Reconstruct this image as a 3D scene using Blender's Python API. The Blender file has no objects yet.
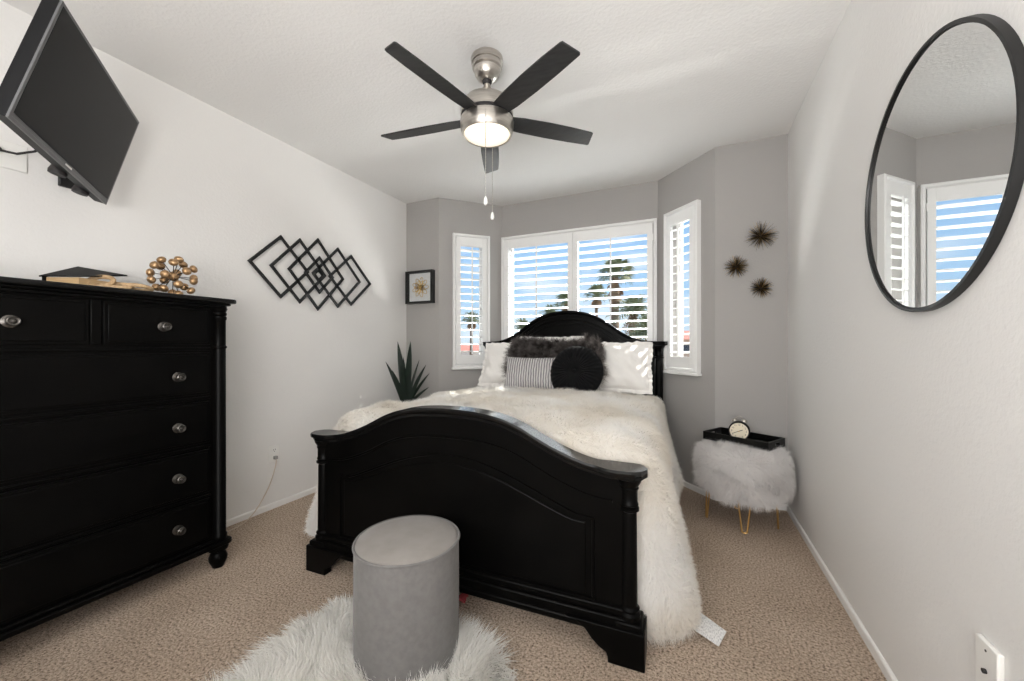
import bpy, bmesh, math, random
import numpy as np
from mathutils import Vector, Matrix, Euler
R = math.radians
PI = math.pi
scene = bpy.context.scene
col = scene.collection

# ------------------------------------------------------------------ camera
FPX = 390.0
YAW = math.atan2(688-512, FPX)
cd = bpy.data.cameras.new('camera'); cam = bpy.data.objects.new('camera', cd); col.objects.link(cam)
cam.location = (0, 0, 1.2); cam.rotation_euler = (R(90), 0, YAW)
cd.sensor_width = 36; cd.lens = FPX/1024*36; cd.shift_y = 4.5/1024; cd.clip_start = .02; cd.clip_end = 500
scene.camera = cam
# ------------------------------------------------------------------ colour management
vs = scene.view_settings
scene.display_settings.display_device = 'sRGB'
vs.view_transform = 'Standard'; vs.look = 'None'; vs.gamma = 1; vs.use_curve_mapping = False
vs.exposure = 0.02
scene.cycles.use_denoising = True
scene.cycles.max_bounces = 10; scene.cycles.diffuse_bounces = 6; scene.cycles.transparent_max_bounces = 16
scene.cycles.sample_clamp_indirect = 6
scene.cycles.caustics_reflective = False; scene.cycles.caustics_refractive = False
# ------------------------------------------------------------------ world: blue sky with thin clouds
w = bpy.data.worlds.new('sky'); scene.world = w; w.use_nodes = True
nt = w.node_tree; N = nt.nodes; L = nt.links; N.clear()
tc = N.new('ShaderNodeTexCoord'); sep = N.new('ShaderNodeSeparateXYZ'); L.new(tc.outputs['Generated'], sep.inputs[0])
ramp = N.new('ShaderNodeValToRGB'); L.new(sep.outputs['Z'], ramp.inputs[0])
ramp.color_ramp.elements[0].position = 0.0; ramp.color_ramp.elements[0].color = (.66, .76, .86, 1)
ramp.color_ramp.elements[1].position = .45; ramp.color_ramp.elements[1].color = (.20, .42, .78, 1)
e = ramp.color_ramp.elements.new(.12); e.color = (.42, .62, .86, 1)
mp = N.new('ShaderNodeMapping'); mp.inputs['Scale'].default_value = (1, 1, 3.5); L.new(tc.outputs['Generated'], mp.inputs[0])
no = N.new('ShaderNodeTexNoise'); no.inputs['Scale'].default_value = 4.0; no.inputs['Detail'].default_value = 7; L.new(mp.outputs[0], no.inputs['Vector'])
cr = N.new('ShaderNodeValToRGB'); cr.color_ramp.elements[0].position = .46; cr.color_ramp.elements[0].color = (0, 0, 0, 1)
cr.color_ramp.elements[1].position = .72; cr.color_ramp.elements[1].color = (.8, .8, .8, 1); L.new(no.outputs['Fac'], cr.inputs[0])
mx = N.new('ShaderNodeMixRGB'); L.new(cr.outputs[0], mx.inputs[0]); L.new(ramp.outputs[0], mx.inputs[1]); mx.inputs[2].default_value = (.88, .9, .93, 1)
bg = N.new('ShaderNodeBackground'); bg.inputs['Strength'].default_value = 1.15; L.new(mx.outputs[0], bg.inputs[0])
wo = N.new('ShaderNodeOutputWorld'); L.new(bg.outputs[0], wo.inputs[0])

# ------------------------------------------------------------------ lights
def lamp(name, kind, loc, energy, color=(1, 1, 1), **kw):
    d = bpy.data.lights.new(name, kind); d.energy = energy; d.color = color
    for k, v in kw.items(): setattr(d, k, v)
    o = bpy.data.objects.new(name, d); o.location = loc; col.objects.link(o); return o
def aim(o, direction): o.rotation_euler = Vector(direction).to_track_quat('-Z', 'Y').to_euler()
sun = lamp('sun', 'SUN', (3, 6, 6), 13, (1, .96, .9), angle=R(.4)); aim(sun, (-1, -.68, -.84))
# added frontal fill behind the camera, brightens the room; no hallway exists
a = lamp('rear_fill', 'AREA', (-.65, -1.15, 1.8), 26, (1, .99, .98), shape='RECTANGLE', size=1.6, size_y=1.5); aim(a, (.08, 1, .05))
# added fill behind the camera, bounced off the ceiling; not a room lamp
a = lamp('ceiling_fill', 'AREA', (-.15, -.75, 1.25), 64, (1, .99, .98), shape='RECTANGLE', size=1.4, size_y=.8); aim(a, (-.12, 1, .80))
# added area light hidden below the windows, standing in for bounced daylight
a = lamp('sill_fill', 'AREA', (-1.0, 4.45, .45), 2700, (1, .98, .96), shape='RECTANGLE', size=3.0, size_y=.7); aim(a, (0, -.62, 1))
# added area light out of view above the windows, boosting the skylight
a = lamp('sky_fill', 'AREA', (-.9, 5.0, 3.5), 900, (.93, .96, 1), shape='RECTANGLE', size=4.0, size_y=1.0); aim(a, (0, -1, -.85))

# ------------------------------------------------------------------ materials
MATS = {}
def newmat(name):
    m = bpy.data.materials.new(name); m.use_nodes = True; return m, m.node_tree.nodes, m.node_tree.links
def pmat(name, color, rough=.5, metal=0, color2=None, nscale=20, bump=0, bscale=60, spec=.5, coat=0, detail=4, dist=.01, ramp_pos=(.35, .65), mapscale=None, sheen=0):
    m, N, L = newmat(name); b = N['Principled BSDF']
    b.inputs['Base Color'].default_value = (*color, 1); b.inputs['Roughness'].default_value = rough; b.inputs['Metallic'].default_value = metal
    b.inputs['Specular IOR Level'].default_value = spec; b.inputs['Coat Weight'].default_value = coat
    b.inputs['Sheen Weight'].default_value = sheen
    t = N.new('ShaderNodeTexCoord'); src = t.outputs['Object']
    if mapscale:
        mp = N.new('ShaderNodeMapping'); mp.inputs['Scale'].default_value = mapscale; L.new(src, mp.inputs[0]); src = mp.outputs[0]
    if color2:
        n = N.new('ShaderNodeTexNoise'); n.inputs['Scale'].default_value = nscale; n.inputs['Detail'].default_value = detail; L.new(src, n.inputs['Vector'])
        r = N.new('ShaderNodeValToRGB'); r.color_ramp.elements[0].position = ramp_pos[0]; r.color_ramp.elements[1].position = ramp_pos[1]
        r.color_ramp.elements[0].color = (*color, 1); r.color_ramp.elements[1].color = (*color2, 1)
        L.new(n.outputs['Fac'], r.inputs[0]); L.new(r.outputs[0], b.inputs['Base Color'])
    if bump:
        n = N.new('ShaderNodeTexNoise'); n.inputs['Scale'].default_value = bscale; n.inputs['Detail'].default_value = detail; L.new(src, n.inputs['Vector'])
        bp = N.new('ShaderNodeBump'); bp.inputs['Strength'].default_value = bump; bp.inputs['Distance'].default_value = dist
        L.new(n.outputs['Fac'], bp.inputs['Height']); L.new(bp.outputs[0], b.inputs['Normal'])
    MATS[name] = m; return m
def furmat(name, color, color2, scale=6, trans=.4):
    m, N, L = newmat(name); N.clear()
    t = N.new('ShaderNodeTexCoord'); n = N.new('ShaderNodeTexNoise'); n.inputs['Scale'].default_value = scale; n.inputs['Detail'].default_value = 5
    L.new(t.outputs['Object'], n.inputs['Vector'])
    r = N.new('ShaderNodeValToRGB'); r.color_ramp.elements[0].position = .35; r.color_ramp.elements[1].position = .65
    r.color_ramp.elements[0].color = (*color, 1); r.color_ramp.elements[1].color = (*color2, 1); L.new(n.outputs['Fac'], r.inputs[0])
    d = N.new('ShaderNodeBsdfDiffuse'); tr = N.new('ShaderNodeBsdfTranslucent'); L.new(r.outputs[0], d.inputs[0]); L.new(r.outputs[0], tr.inputs[0])
    mi = N.new('ShaderNodeMixShader'); mi.inputs[0].default_value = trans; L.new(d.outputs[0], mi.inputs[1]); L.new(tr.outputs[0], mi.inputs[2])
    o = N.new('ShaderNodeOutputMaterial'); L.new(mi.outputs[0], o.inputs[0]); MATS[name] = m; return m

pmat('white_wall', (.75, .738, .72), .75, bump=.35, bscale=75, dist=.004, detail=3)
pmat('grey_wall', (.365, .352, .338), .75, bump=.35, bscale=75, dist=.004, detail=3)
pmat('ceiling_paint', (.76, .75, .735), .85, bump=.4, bscale=60, dist=.006, detail=3)
pmat('trim_white', (.82, .81, .79), .4)
pmat('shutter_white', (.84, .84, .83), .35)
pmat('black_wood', (.0018, .0017, .0016), .34, color2=(.003, .0028, .0026), nscale=6, spec=.06, bump=.05, bscale=30, dist=.002)
pmat('black_top', (.004, .004, .004), .16, spec=.26)
pmat('tv_plastic', (.006, .006, .007), .45, spec=.2)
pmat('tv_edge', (.13, .13, .135), .35, metal=.4)
pmat('tv_screen', (.006, .006, .0065), .30, spec=.12)
pmat('black_metal', (.012, .012, .012), .45, metal=.3)
pmat('nickel', (.50, .47, .43), .30, metal=1, color2=(.60, .57, .53), nscale=8, mapscale=(1, 1, 14))
pmat('pewter', (.10, .093, .086), .34, metal=1)
pmat('blade_black', (.011, .011, .012), .5, color2=(.022, .022, .022), nscale=14, mapscale=(1, 5, 1))
pmat('gold', (.62, .40, .15), .32, metal=1)
pmat('brass_leg', (.72, .47, .18), .3, metal=1)
pmat('antique_gold', (.33, .20, .095), .38, metal=.75, color2=(.55, .36, .2), nscale=60)
pmat('spike_brown', (.035, .022, .012), .45, metal=.6)
pmat('spike_gold', (.50, .34, .13), .35, metal=.9)
pmat('light_wood', (.38, .25, .13), .6, color2=(.50, .35, .20), nscale=14, mapscale=(1, 6, 1))
pmat('paper', (.50, .33, .16), .8, color2=(.62, .44, .25), nscale=90, mapscale=(.2, .2, 5))
pmat('plastic_white', (.80, .79, .76), .35)
pmat('plastic_grey', (.30, .30, .29), .5)
pmat('dark_hole', (.012, .01, .01), .6)
pmat('cord', (.62, .52, .42), .5)
pmat('leaf', (.004, .010, .006), .5, spec=.25, color2=(.007, .018, .010), nscale=18)
pmat('pot', (.05, .05, .052), .5)
pmat('soil', (.05, .035, .025), 1)
pmat('cotton', (.84, .82, .79), .7, bump=.25, bscale=14, dist=.02, sheen=.2)
pmat('mattress_cloth', (.8, .79, .77), .8)
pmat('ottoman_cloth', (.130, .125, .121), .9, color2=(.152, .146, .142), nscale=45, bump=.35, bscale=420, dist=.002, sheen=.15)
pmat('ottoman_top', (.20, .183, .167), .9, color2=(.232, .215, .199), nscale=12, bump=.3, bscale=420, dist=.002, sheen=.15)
pmat('clock_face', (.80, .72, .56), .5)
pmat('mirror_glass', (.93, .94, .94), .0, metal=1)
pmat('mat_board', (.78, .75, .76), .9, color2=(.7, .67, .68), nscale=200)
pmat('tag_cloth', (.80, .80, .80), .7)
pmat('red_cloth', (.42, .06, .07), .8)
pmat('velvet_black', (.005, .005, .0055), .9, spec=.08, sheen=.05)
pmat('palm_leaf', (.10, .13, .06), .7, color2=(.22, .23, .12), nscale=3)
pmat('palm_trunk', (.13, .085, .055), .9, color2=(.21, .15, .10), nscale=4)
pmat('dead_frond', (.22, .14, .08), .9, color2=(.32, .2, .12), nscale=3)
pmat('stucco_pale', (.66, .62, .58), .9)
pmat('stucco_tan', (.50, .38, .30), .9)
pmat('roof_tile', (.45, .16, .12), .8)
pmat('roof_grey', (.35, .34, .34), .8)
pmat('house_glass', (.05, .06, .08), .1)
pmat('ground_pale', (.42, .38, .33), 1, color2=(.5, .46, .4), nscale=.4)
pmat('hill', (.28, .33, .42), 1)
furmat('fur_white', (.86, .845, .81), (.90, .89, .86), 5)
furmat('fur_cream', (.84, .80, .735), (.91, .90, .88), 2.5)
furmat('fur_stool', (.84, .82, .81), (.90, .885, .875), 5)
furmat('fur_charcoal', (.035, .03, .028), (.20, .18, .172), 22, .25)

# carpet: speckled twist pile
m, N, L = newmat('carpet'); b = N['Principled BSDF']; b.inputs['Roughness'].default_value = .95; b.inputs['Specular IOR Level'].default_value = .1
t = N.new('ShaderNodeTexCoord')
n1 = N.new('ShaderNodeTexNoise'); n1.inputs['Scale'].default_value = 105; n1.inputs['Detail'].default_value = 6; n1.inputs['Roughness'].default_value = .75; L.new(t.outputs['Object'], n1.inputs['Vector'])
r1 = N.new('ShaderNodeValToRGB'); L.new(n1.outputs['Fac'], r1.inputs[0])
r1.color_ramp.elements[0].position = .38; r1.color_ramp.elements[0].color = (.12, .085, .06, 1)
r1.color_ramp.elements[1].position = .62; r1.color_ramp.elements[1].color = (.80, .66, .53, 1)
q = r1.color_ramp.elements.new(.47); q.color = (.50, .395, .31, 1)
n2 = N.new('ShaderNodeTexNoise'); n2.inputs['Scale'].default_value = 2.2; n2.inputs['Detail'].default_value = 3; L.new(t.outputs['Object'], n2.inputs['Vector'])
r2 = N.new('ShaderNodeValToRGB'); L.new(n2.outputs['Fac'], r2.inputs[0])
r2.color_ramp.elements[0].position = .35; r2.color_ramp.elements[0].color = (.86, .84, .82, 1)
r2.color_ramp.elements[1].position = .65; r2.color_ramp.elements[1].color = (1, 1, 1, 1)
mm = N.new('ShaderNodeMixRGB'); mm.blend_type = 'MULTIPLY'; mm.inputs[0].default_value = 1; L.new(r1.outputs[0], mm.inputs[1]); L.new(r2.outputs[0], mm.inputs[2]); L.new(mm.outputs[0], b.inputs['Base Color'])
bp = N.new('ShaderNodeBump'); bp.inputs['Strength'].default_value = 1; bp.inputs['Distance'].default_value = .012; L.new(n1.outputs['Fac'], bp.inputs['Height']); L.new(bp.outputs[0], b.inputs['Normal'])
MATS['carpet'] = m
# pane glass
m, N, L = newmat('pane_glass'); N.clear()
tr = N.new('ShaderNodeBsdfTransparent'); tr.inputs[0].default_value = (.97, .985, .98, 1); gl = N.new('ShaderNodeBsdfGlossy'); gl.inputs['Roughness'].default_value = 0
fr = N.new('ShaderNodeFresnel'); fr.inputs[0].default_value = 1.12; mi = N.new('ShaderNodeMixShader'); L.new(fr.outputs[0], mi.inputs[0]); L.new(tr.outputs[0], mi.inputs[1]); L.new(gl.outputs[0], mi.inputs[2])
o = N.new('ShaderNodeOutputMaterial'); L.new(mi.outputs[0], o.inputs[0]); MATS['pane_glass'] = m
# lit lamp diffuser
m, N, L = newmat('lit_glass'); b = N['Principled BSDF']; b.inputs['Base Color'].default_value = (.9, .86, .78, 1); b.inputs['Roughness'].default_value = .4
lw = N.new('ShaderNodeLayerWeight'); lw.inputs[0].default_value = .5
rr = N.new('ShaderNodeValToRGB'); rr.color_ramp.elements[0].position = .0; rr.color_ramp.elements[0].color = (1, .90, .72, 1); rr.color_ramp.elements[1].position = 1; rr.color_ramp.elements[1].color = (.62, .53, .40, 1)
L.new(lw.outputs['Facing'], rr.inputs[0]); L.new(rr.outputs[0], b.inputs['Emission Color']); b.inputs['Emission Strength'].default_value = 1.05; MATS['lit_glass'] = m
# striped silver cushion: fine ribs
m, N, L = newmat('striped_silver'); b = N['Principled BSDF']; b.inputs['Roughness'].default_value = .5
t = N.new('ShaderNodeTexCoord'); wv = N.new('ShaderNodeTexWave'); wv.inputs['Scale'].default_value = 15; wv.inputs['Distortion'].default_value = 1.2; wv.inputs['Detail'].default_value = 2; wv.inputs['Detail Scale'].default_value = 2
L.new(t.outputs['Object'], wv.inputs['Vector'])
rr = N.new('ShaderNodeValToRGB'); rr.color_ramp.elements[0].position = .25; rr.color_ramp.elements[0].color = (.20, .195, .20, 1); rr.color_ramp.elements[1].position = .5; rr.color_ramp.elements[1].color = (.58, .56, .56, 1)
L.new(wv.outputs['Fac'], rr.inputs[0]); L.new(rr.outputs[0], b.inputs['Base Color'])
bp = N.new('ShaderNodeBump'); bp.inputs['Strength'].default_value = .8; bp.inputs['Distance'].default_value = .01; L.new(wv.outputs['Fac'], bp.inputs['Height']); L.new(bp.outputs[0], b.inputs['Normal'])
MATS['striped_silver'] = m
# care tag print
m, N, L = newmat('tag_print'); b = N['Principled BSDF']; b.inputs['Roughness'].default_value = .7
t = N.new('ShaderNodeTexCoord'); mp = N.new('ShaderNodeMapping'); mp.inputs['Scale'].default_value = (200, 40, 1); L.new(t.outputs['Object'], mp.inputs[0])
n = N.new('ShaderNodeTexNoise'); n.inputs['Scale'].default_value = 2; L.new(mp.outputs[0], n.inputs['Vector'])
rr = N.new('ShaderNodeValToRGB'); rr.color_ramp.elements[0].position = .38; rr.color_ramp.elements[0].color = (.45, .45, .46, 1); rr.color_ramp.elements[1].position = .5; rr.color_ramp.elements[1].color = (.82, .82, .81, 1)
L.new(n.outputs['Fac'], rr.inputs[0]); L.new(rr.outputs[0], b.inputs['Base Color']); MATS['tag_print'] = m

# ------------------------------------------------------------------ mesh helpers
class MB:
    def __init__(s): s.v = []; s.f = []
    def add(s, vs, fs, M=None):
        k = len(s.v)
        for p in vs:
            p = Vector(p); s.v.append(tuple(M @ p) if M else tuple(p))
        for q in fs: s.f.append(tuple(i+k for i in q))
        return s
    def box(s, x0, x1, y0, y1, z0, z1, M=None):
        return s.add([(x0, y0, z0), (x1, y0, z0), (x1, y1, z0), (x0, y1, z0), (x0, y0, z1), (x1, y0, z1), (x1, y1, z1), (x0, y1, z1)],
                     [(0, 3, 2, 1), (4, 5, 6, 7), (0, 1, 5, 4), (1, 2, 6, 5), (2, 3, 7, 6), (3, 0, 4, 7)], M)
    def prism(s, poly, z0, z1, M=None):            # poly in xy, extruded along z
        n = len(poly)
        A = sum(poly[i][0]*poly[(i+1) % n][1]-poly[(i+1) % n][0]*poly[i][1] for i in range(n))
        if A < 0: poly = poly[::-1]
        vs = [(x, y, z0) for x, y in poly]+[(x, y, z1) for x, y in poly]
        fs = [tuple(range(n))[::-1], tuple(range(n, 2*n))]+[(i, (i+1) % n, n+(i+1) % n, n+i) for i in range(n)]
        return s.add(vs, fs, M)
    def lathe(s, prof, seg=32, M=None, cap=True, a0=0, a1=2*PI):   # prof [(r,z)]
        full = abs(a1-a0-2*PI) < 1e-6; m = seg if full else seg+1
        vs = []; fs = []
        for r, z in prof:
            for i in range(m):
                t = a0+(a1-a0)*i/seg; vs.append((r*math.cos(t), r*math.sin(t), z))
        for j in range(len(prof)-1):
            for i in range(seg if full else seg):
                i2 = (i+1) % m
                fs.append((j*m+i, j*m+i2, (j+1)*m+i2, (j+1)*m+i))
        if cap:
            if prof[0][0] > 1e-5: fs.append(tuple(range(m))[::-1])
            if prof[-1][0] > 1e-5: fs.append(tuple(range((len(prof)-1)*m, len(prof)*m)))
        return s.add(vs, fs, M)
    def tube(s, pts, r, seg=10, M=None, closed=False, flat=1.0):
        pts = [Vector(p) for p in pts]; n = len(pts); rs = r if isinstance(r, (list, tuple)) else [r]*n
        vs = []; fs = []; prev = None
        for i, p in enumerate(pts):
            if closed: t = pts[(i+1) % n]-pts[i-1]
            else: t = pts[min(i+1, n-1)]-pts[max(i-1, 0)]
            t.normalize()
            if prev is None:
                up = Vector((0, 0, 1)) if abs(t.z) < .9 else Vector((1, 0, 0)); prev = t.cross(up).normalized()
            prev = (prev-t*prev.dot(t)).normalized(); b = t.cross(prev)
            for k in range(seg):
                a = 2*PI*k/seg; vs.append(p+(prev*math.cos(a)+b*math.sin(a)*flat)*rs[i])
        for i in range(n if closed else n-1):
            j = (i+1) % n
            for k in range(seg):
                k2 = (k+1) % seg; fs.append((i*seg+k, i*seg+k2, j*seg+k2, j*seg+k))
        if not closed: fs.append(tuple(range(seg))[::-1]); fs.append(tuple(range((n-1)*seg, n*seg)))
        return s.add(vs, fs, M)
    def sphere(s, c, r, seg=16, rings=10, sc=(1, 1, 1), M=None):
        vs = [(c[0], c[1], c[2]-r*sc[2])]
        for j in range(1, rings):
            p = -PI/2+PI*j/rings
            for i in range(seg):
                t = 2*PI*i/seg; vs.append((c[0]+r*sc[0]*math.cos(p)*math.cos(t), c[1]+r*sc[1]*math.cos(p)*math.sin(t), c[2]+r*sc[2]*math.sin(p)))
        vs.append((c[0], c[1], c[2]+r*sc[2])); last = len(vs)-1; fs = []
        for i in range(seg):
            fs.append((0, 1+(i+1) % seg, 1+i)); b0 = 1+(rings-2)*seg; fs.append((last, b0+i, b0+(i+1) % seg))
        for j in range(rings-2):
            for i in range(seg):
                a = 1+j*seg+i; b_ = 1+j*seg+(i+1) % seg; fs.append((a, b_, b_+seg, a+seg))
        return s.add(vs, fs, M)
    def sweep(s, path, prof, M=None, closed=False, nrm=None):
        # path in the xz plane (y = 0 front); prof [(n, y)] : n = offset along the path's outward normal, y = depth; closed profile
        n = len(path); m = len(prof); vs = []; fs = []
        for i in range(n):
            a = path[i-1] if (i > 0 or closed) else path[i]; b_ = path[(i+1) % n] if (i < n-1 or closed) else path[i]
            p = path[i]
            d1 = Vector((p[0]-a[0], p[1]-a[1])); d2 = Vector((b_[0]-p[0], b_[1]-p[1]))
            if d1.length < 1e-9: d1 = d2
            if d2.length < 1e-9: d2 = d1
            d1.normalize(); d2.normalize(); n1 = Vector((-d1.y, d1.x)); n2 = Vector((-d2.y, d2.x))
            nn = n1+n2; nn.normalize(); sc = 1/max(.5, nn.dot(n1))
            for (o_, y) in prof: vs.append((p[0]+nn.x*o_*sc, y, p[1]+nn.y*o_*sc))
        for i in range(n if closed else n-1):
            j = (i+1) % n
            for k in range(m):
                k2 = (k+1) % m; fs.append((i*m+k, j*m+k, j*m+k2, i*m+k2))
        if not closed: fs.append(tuple(range(m))); fs.append(tuple(range((n-1)*m, n*m))[::-1])
        return s.add(vs, fs, M)
    def build(s, name, mat, parent=None, smooth=True, bevel=0, bseg=2, angle=35, loc=None, rot=None, matrix=None, fixn=True):
        me = bpy.data.meshes.new(name); me.from_pydata(s.v, [], s.f); me.validate()
        if fixn:
            b = bmesh.new(); b.from_mesh(me); bmesh.ops.recalc_face_normals(b, faces=b.faces); b.to_mesh(me); b.free()
        me.materials.append(MATS[mat])
        if smooth:
            me.shade_smooth(); me.set_sharp_from_angle(angle=R(angle))
        o = bpy.data.objects.new(name, me); col.objects.link(o)
        if loc: o.location = loc
        if rot: o.rotation_euler = rot
        if matrix: o.matrix_world = matrix
        if parent: o.parent = parent
        if bevel:
            bv = o.modifiers.new('bevel', 'BEVEL'); bv.width = bevel; bv.segments = bseg; bv.limit_method = 'ANGLE'; bv.angle_limit = R(40)
        return o
def tag(o, label=None, cat=None, group=None, kind=None):
    if label: o['label'] = label
    if cat: o['category'] = cat
    if group: o['group'] = group
    if kind: o['kind'] = kind
    return o
def thing(name, loc, rz, label, cat, group=None, rot=None):
    o = bpy.data.objects.new(name, None); col.objects.link(o); o.empty_display_size = .1
    o.location = loc; o.rotation_euler = rot if rot else (0, 0, rz); return tag(o, label, cat, group)
def copy_tree(o, parent=None):
    c = o.copy(); col.objects.link(c); c.parent = parent
    for ch in list(o.children): copy_tree(ch, c)
    return c
def rot_to(d, up=(0, 0, 1)):
    return Vector(d).to_track_quat('Z', 'Y').to_matrix().to_4x4()
def text_verts(s, size):
    cu = bpy.data.curves.new('numeral', 'FONT'); cu.body = s; cu.size = size; cu.align_x = 'CENTER'; cu.align_y = 'CENTER'
    o = bpy.data.objects.new('numeral', cu); col.objects.link(o)
    dg = bpy.context.evaluated_depsgraph_get(); me = bpy.data.meshes.new_from_object(o.evaluated_get(dg))
    v = [tuple(q.co) for q in me.vertices]; f = [tuple(p.vertices) for p in me.polygons]
    bpy.data.objects.remove(o); bpy.data.meshes.remove(me); bpy.data.curves.remove(cu); return v, f

# fur: curved tapering strands rooted on a surface, kept in the same mesh as the pelt
def fur_object(name, V, F, mat, n, length, width, seed=1, droop=.5, spread=.5, lean=None, wave=.35, wfreq=9, parent=None, matrix=None, keep=None, lvar=.35, label=None, clump=0):
    rng = np.random.default_rng(seed)
    V = np.array(V, float); T = []
    for q in F:
        for k in range(1, len(q)-1): T.append((q[0], q[k], q[k+1]))
    T = np.array(T); A, B, C_ = V[T[:, 0]], V[T[:, 1]], V[T[:, 2]]
    cr = np.cross(B-A, C_-A); area = np.linalg.norm(cr, axis=1)/2; nt_ = cr/(2*area[:, None]+1e-12)
    vn = np.zeros_like(V)
    for k in range(3): np.add.at(vn, T[:, k], cr)
    vn /= (np.linalg.norm(vn, axis=1, keepdims=True)+1e-12)
    wgt = area.copy()
    if keep is not None: wgt *= keep((A+B+C_)/3, nt_)
    idx = rng.choice(len(T), n, p=wgt/wgt.sum())
    r1, r2 = rng.random(n), rng.random(n); s = np.sqrt(r1); u, v_, w_ = 1-s, s*(1-r2), s*r2
    P = A[idx]*u[:, None]+B[idx]*v_[:, None]+C_[idx]*w_[:, None]
    Nn = vn[T[idx, 0]]*u[:, None]+vn[T[idx, 1]]*v_[:, None]+vn[T[idx, 2]]*w_[:, None]
    Nn /= (np.linalg.norm(Nn, axis=1, keepdims=True)+1e-12)
    ph = rng.random((6, 3))*6.28; fr_ = rng.normal(size=(6, 3))*wfreq
    W = np.stack([np.sin(P@fr_[k]+ph[k, 0])+.6*np.sin(2.3*(P@fr_[(k+1) % 6])+ph[k, 1]) for k in range(3)], 1)
    rnd = rng.normal(size=(n, 3))
    side = W*wave+rnd*spread*.5
    side -= Nn*np.sum(side*Nn, 1, keepdims=True)
    D = Nn+side
    if lean is not None: D += np.array(lean)
    if clump:
        K = max(4, n//clump); cid = rng.integers(0, n, K); cc = P[cid]
        cell = .5*length
        # hash strands to nearby clump tips by quantised position
        key = np.floor(P/(cell*1.3)+rnd*.12).astype(int); h = (key[:, 0]*73856093 ^ key[:, 1]*19349663 ^ key[:, 2]*83492791) & 0xffff
        off = np.random.default_rng(seed+5).normal(size=(65536, 3)); ctr = (key+.5)*cell*1.3
        D = D+off[h]*.38+(ctr-P)/length*.35
    D /= (np.linalg.norm(D, axis=1, keepdims=True)+1e-12)
    Lg = length*(1-lvar+2*lvar*rng.random(n))[:, None]
    G = np.array([0, 0, -1.0]); Gt = G-Nn*np.minimum(0, Nn@G)[:, None]*.85
    sv = np.cross(D, rng.normal(size=(n, 3))); sv /= (np.linalg.norm(sv, axis=1, keepdims=True)+1e-12)
    ts = [0, .4, .75, 1.0]; ws = [1, .85, .5, 0]
    rows = []
    for t_, wd in zip(ts, ws):
        c = P+Lg*(D*t_+(Gt*droop+W*wave*.3)*t_*t_)
        if t_ == 0: c = P-Nn*.002
        if wd > 0: rows += [c-sv*width*wd/2, c+sv*width*wd/2]
        else: rows += [c]
    S = np.stack(rows, 1).reshape(-1, 3)
    base = len(V); k0 = base+np.arange(n)*7
    quads = np.concatenate([np.stack([k0, k0+1, k0+3, k0+2], 1), np.stack([k0+2, k0+3, k0+5, k0+4], 1)]); tris = np.stack([k0+4, k0+5, k0+6], 1)
    allv = np.concatenate([V, S])
    loops = []; starts = []; tot = 0; cnt = []
    for q in F: cnt.append(len(q)); loops += list(q)
    bl = np.array(loops, np.int32); bc = np.array(cnt, np.int32)
    ll = np.concatenate([bl, quads.ravel(), tris.ravel()]).astype(np.int32)
    ct = np.concatenate([bc, np.full(len(quads), 4), np.full(len(tris), 3)]).astype(np.int32)
    st = np.concatenate([[0], np.cumsum(ct)[:-1]]).astype(np.int32)
    me = bpy.data.meshes.new(name); me.vertices.add(len(allv)); me.vertices.foreach_set('co', allv.ravel().astype(np.float32))
    me.loops.add(len(ll)); me.loops.foreach_set('vertex_index', ll); me.polygons.add(len(ct)); me.polygons.foreach_set('loop_start', st)
    me.update(calc_edges=True); me.shade_smooth(); me.materials.append(MATS[mat])
    o = bpy.data.objects.new(name, me); col.objects.link(o)
    if matrix is not None: o.matrix_world = matrix
    if parent: o.parent = parent
    return o
def grid_faces(nu, nv, closed_u=False):
    f = []
    for j in range(nv-1):
        for i in range(nu if closed_u else nu-1):
            i2 = (i+1) % nu; f.append((j*nu+i, j*nu+i2, (j+1)*nu+i2, (j+1)*nu+i))
    return f
def interp(x, tab):
    xs = [p[0] for p in tab]; ys = [p[1] for p in tab]; return float(np.interp(x, xs, ys))
def smooth_interp(x, tab):
    xs = [p[0] for p in tab]; ys = [p[1] for p in tab]
    if x <= xs[0]: return ys[0]
    if x >= xs[-1]: return ys[-1]
    n = len(xs)
    for i in range(n-1):
        if xs[i] <= x <= xs[i+1]: break
    def sl(k):
        if k == 0 or k == n-1: return 0
        return (ys[k+1]-ys[k-1])/(xs[k+1]-xs[k-1])
    h = xs[i+1]-xs[i]; t = (x-xs[i])/h; m0, m1 = sl(i)*h, sl(i+1)*h
    return (2*t**3-3*t*t+1)*ys[i]+(t**3-2*t*t+t)*m0+(-2*t**3+3*t*t)*ys[i+1]+(t**3-t*t)*m1

# ------------------------------------------------------------------ the room
LW, RW, H, BY, CY, BK = -2.78, .66, 2.73, 3.38, 3.87, -1.4
PL = [(-2.78, 3.38), (-2.36, 3.38), (-1.865, 3.87), (-.255, 3.87), (.19, 3.40), (.66, 3.40)]
TH = .14
def struct(o): o['kind'] = 'structure'; return o
poly = [(LW-TH, BK-TH), (RW+TH, BK-TH), (RW+TH, 3.55), (.28, 3.55), (-.19, 4.02), (-1.93, 4.02), (-2.43, 3.53), (LW-TH, 3.53)]
struct(MB().prism(poly, -.1, 0).build('floor', 'carpet', smooth=False))
struct(MB().prism(poly, H, H+.1).build('ceiling', 'ceiling_paint', smooth=False))
struct(MB().box(LW-TH, LW, BK, BY+.1, 0, H).build('wall_left', 'white_wall', smooth=False))
struct(MB().box(RW, RW+TH, BK, BY+.1, 0, H).build('wall_right', 'white_wall', smooth=False))
struct(MB().box(LW-TH, RW+TH, BK-TH, BK, 0, H).build('wall_rear', 'white_wall', smooth=False))
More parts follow.
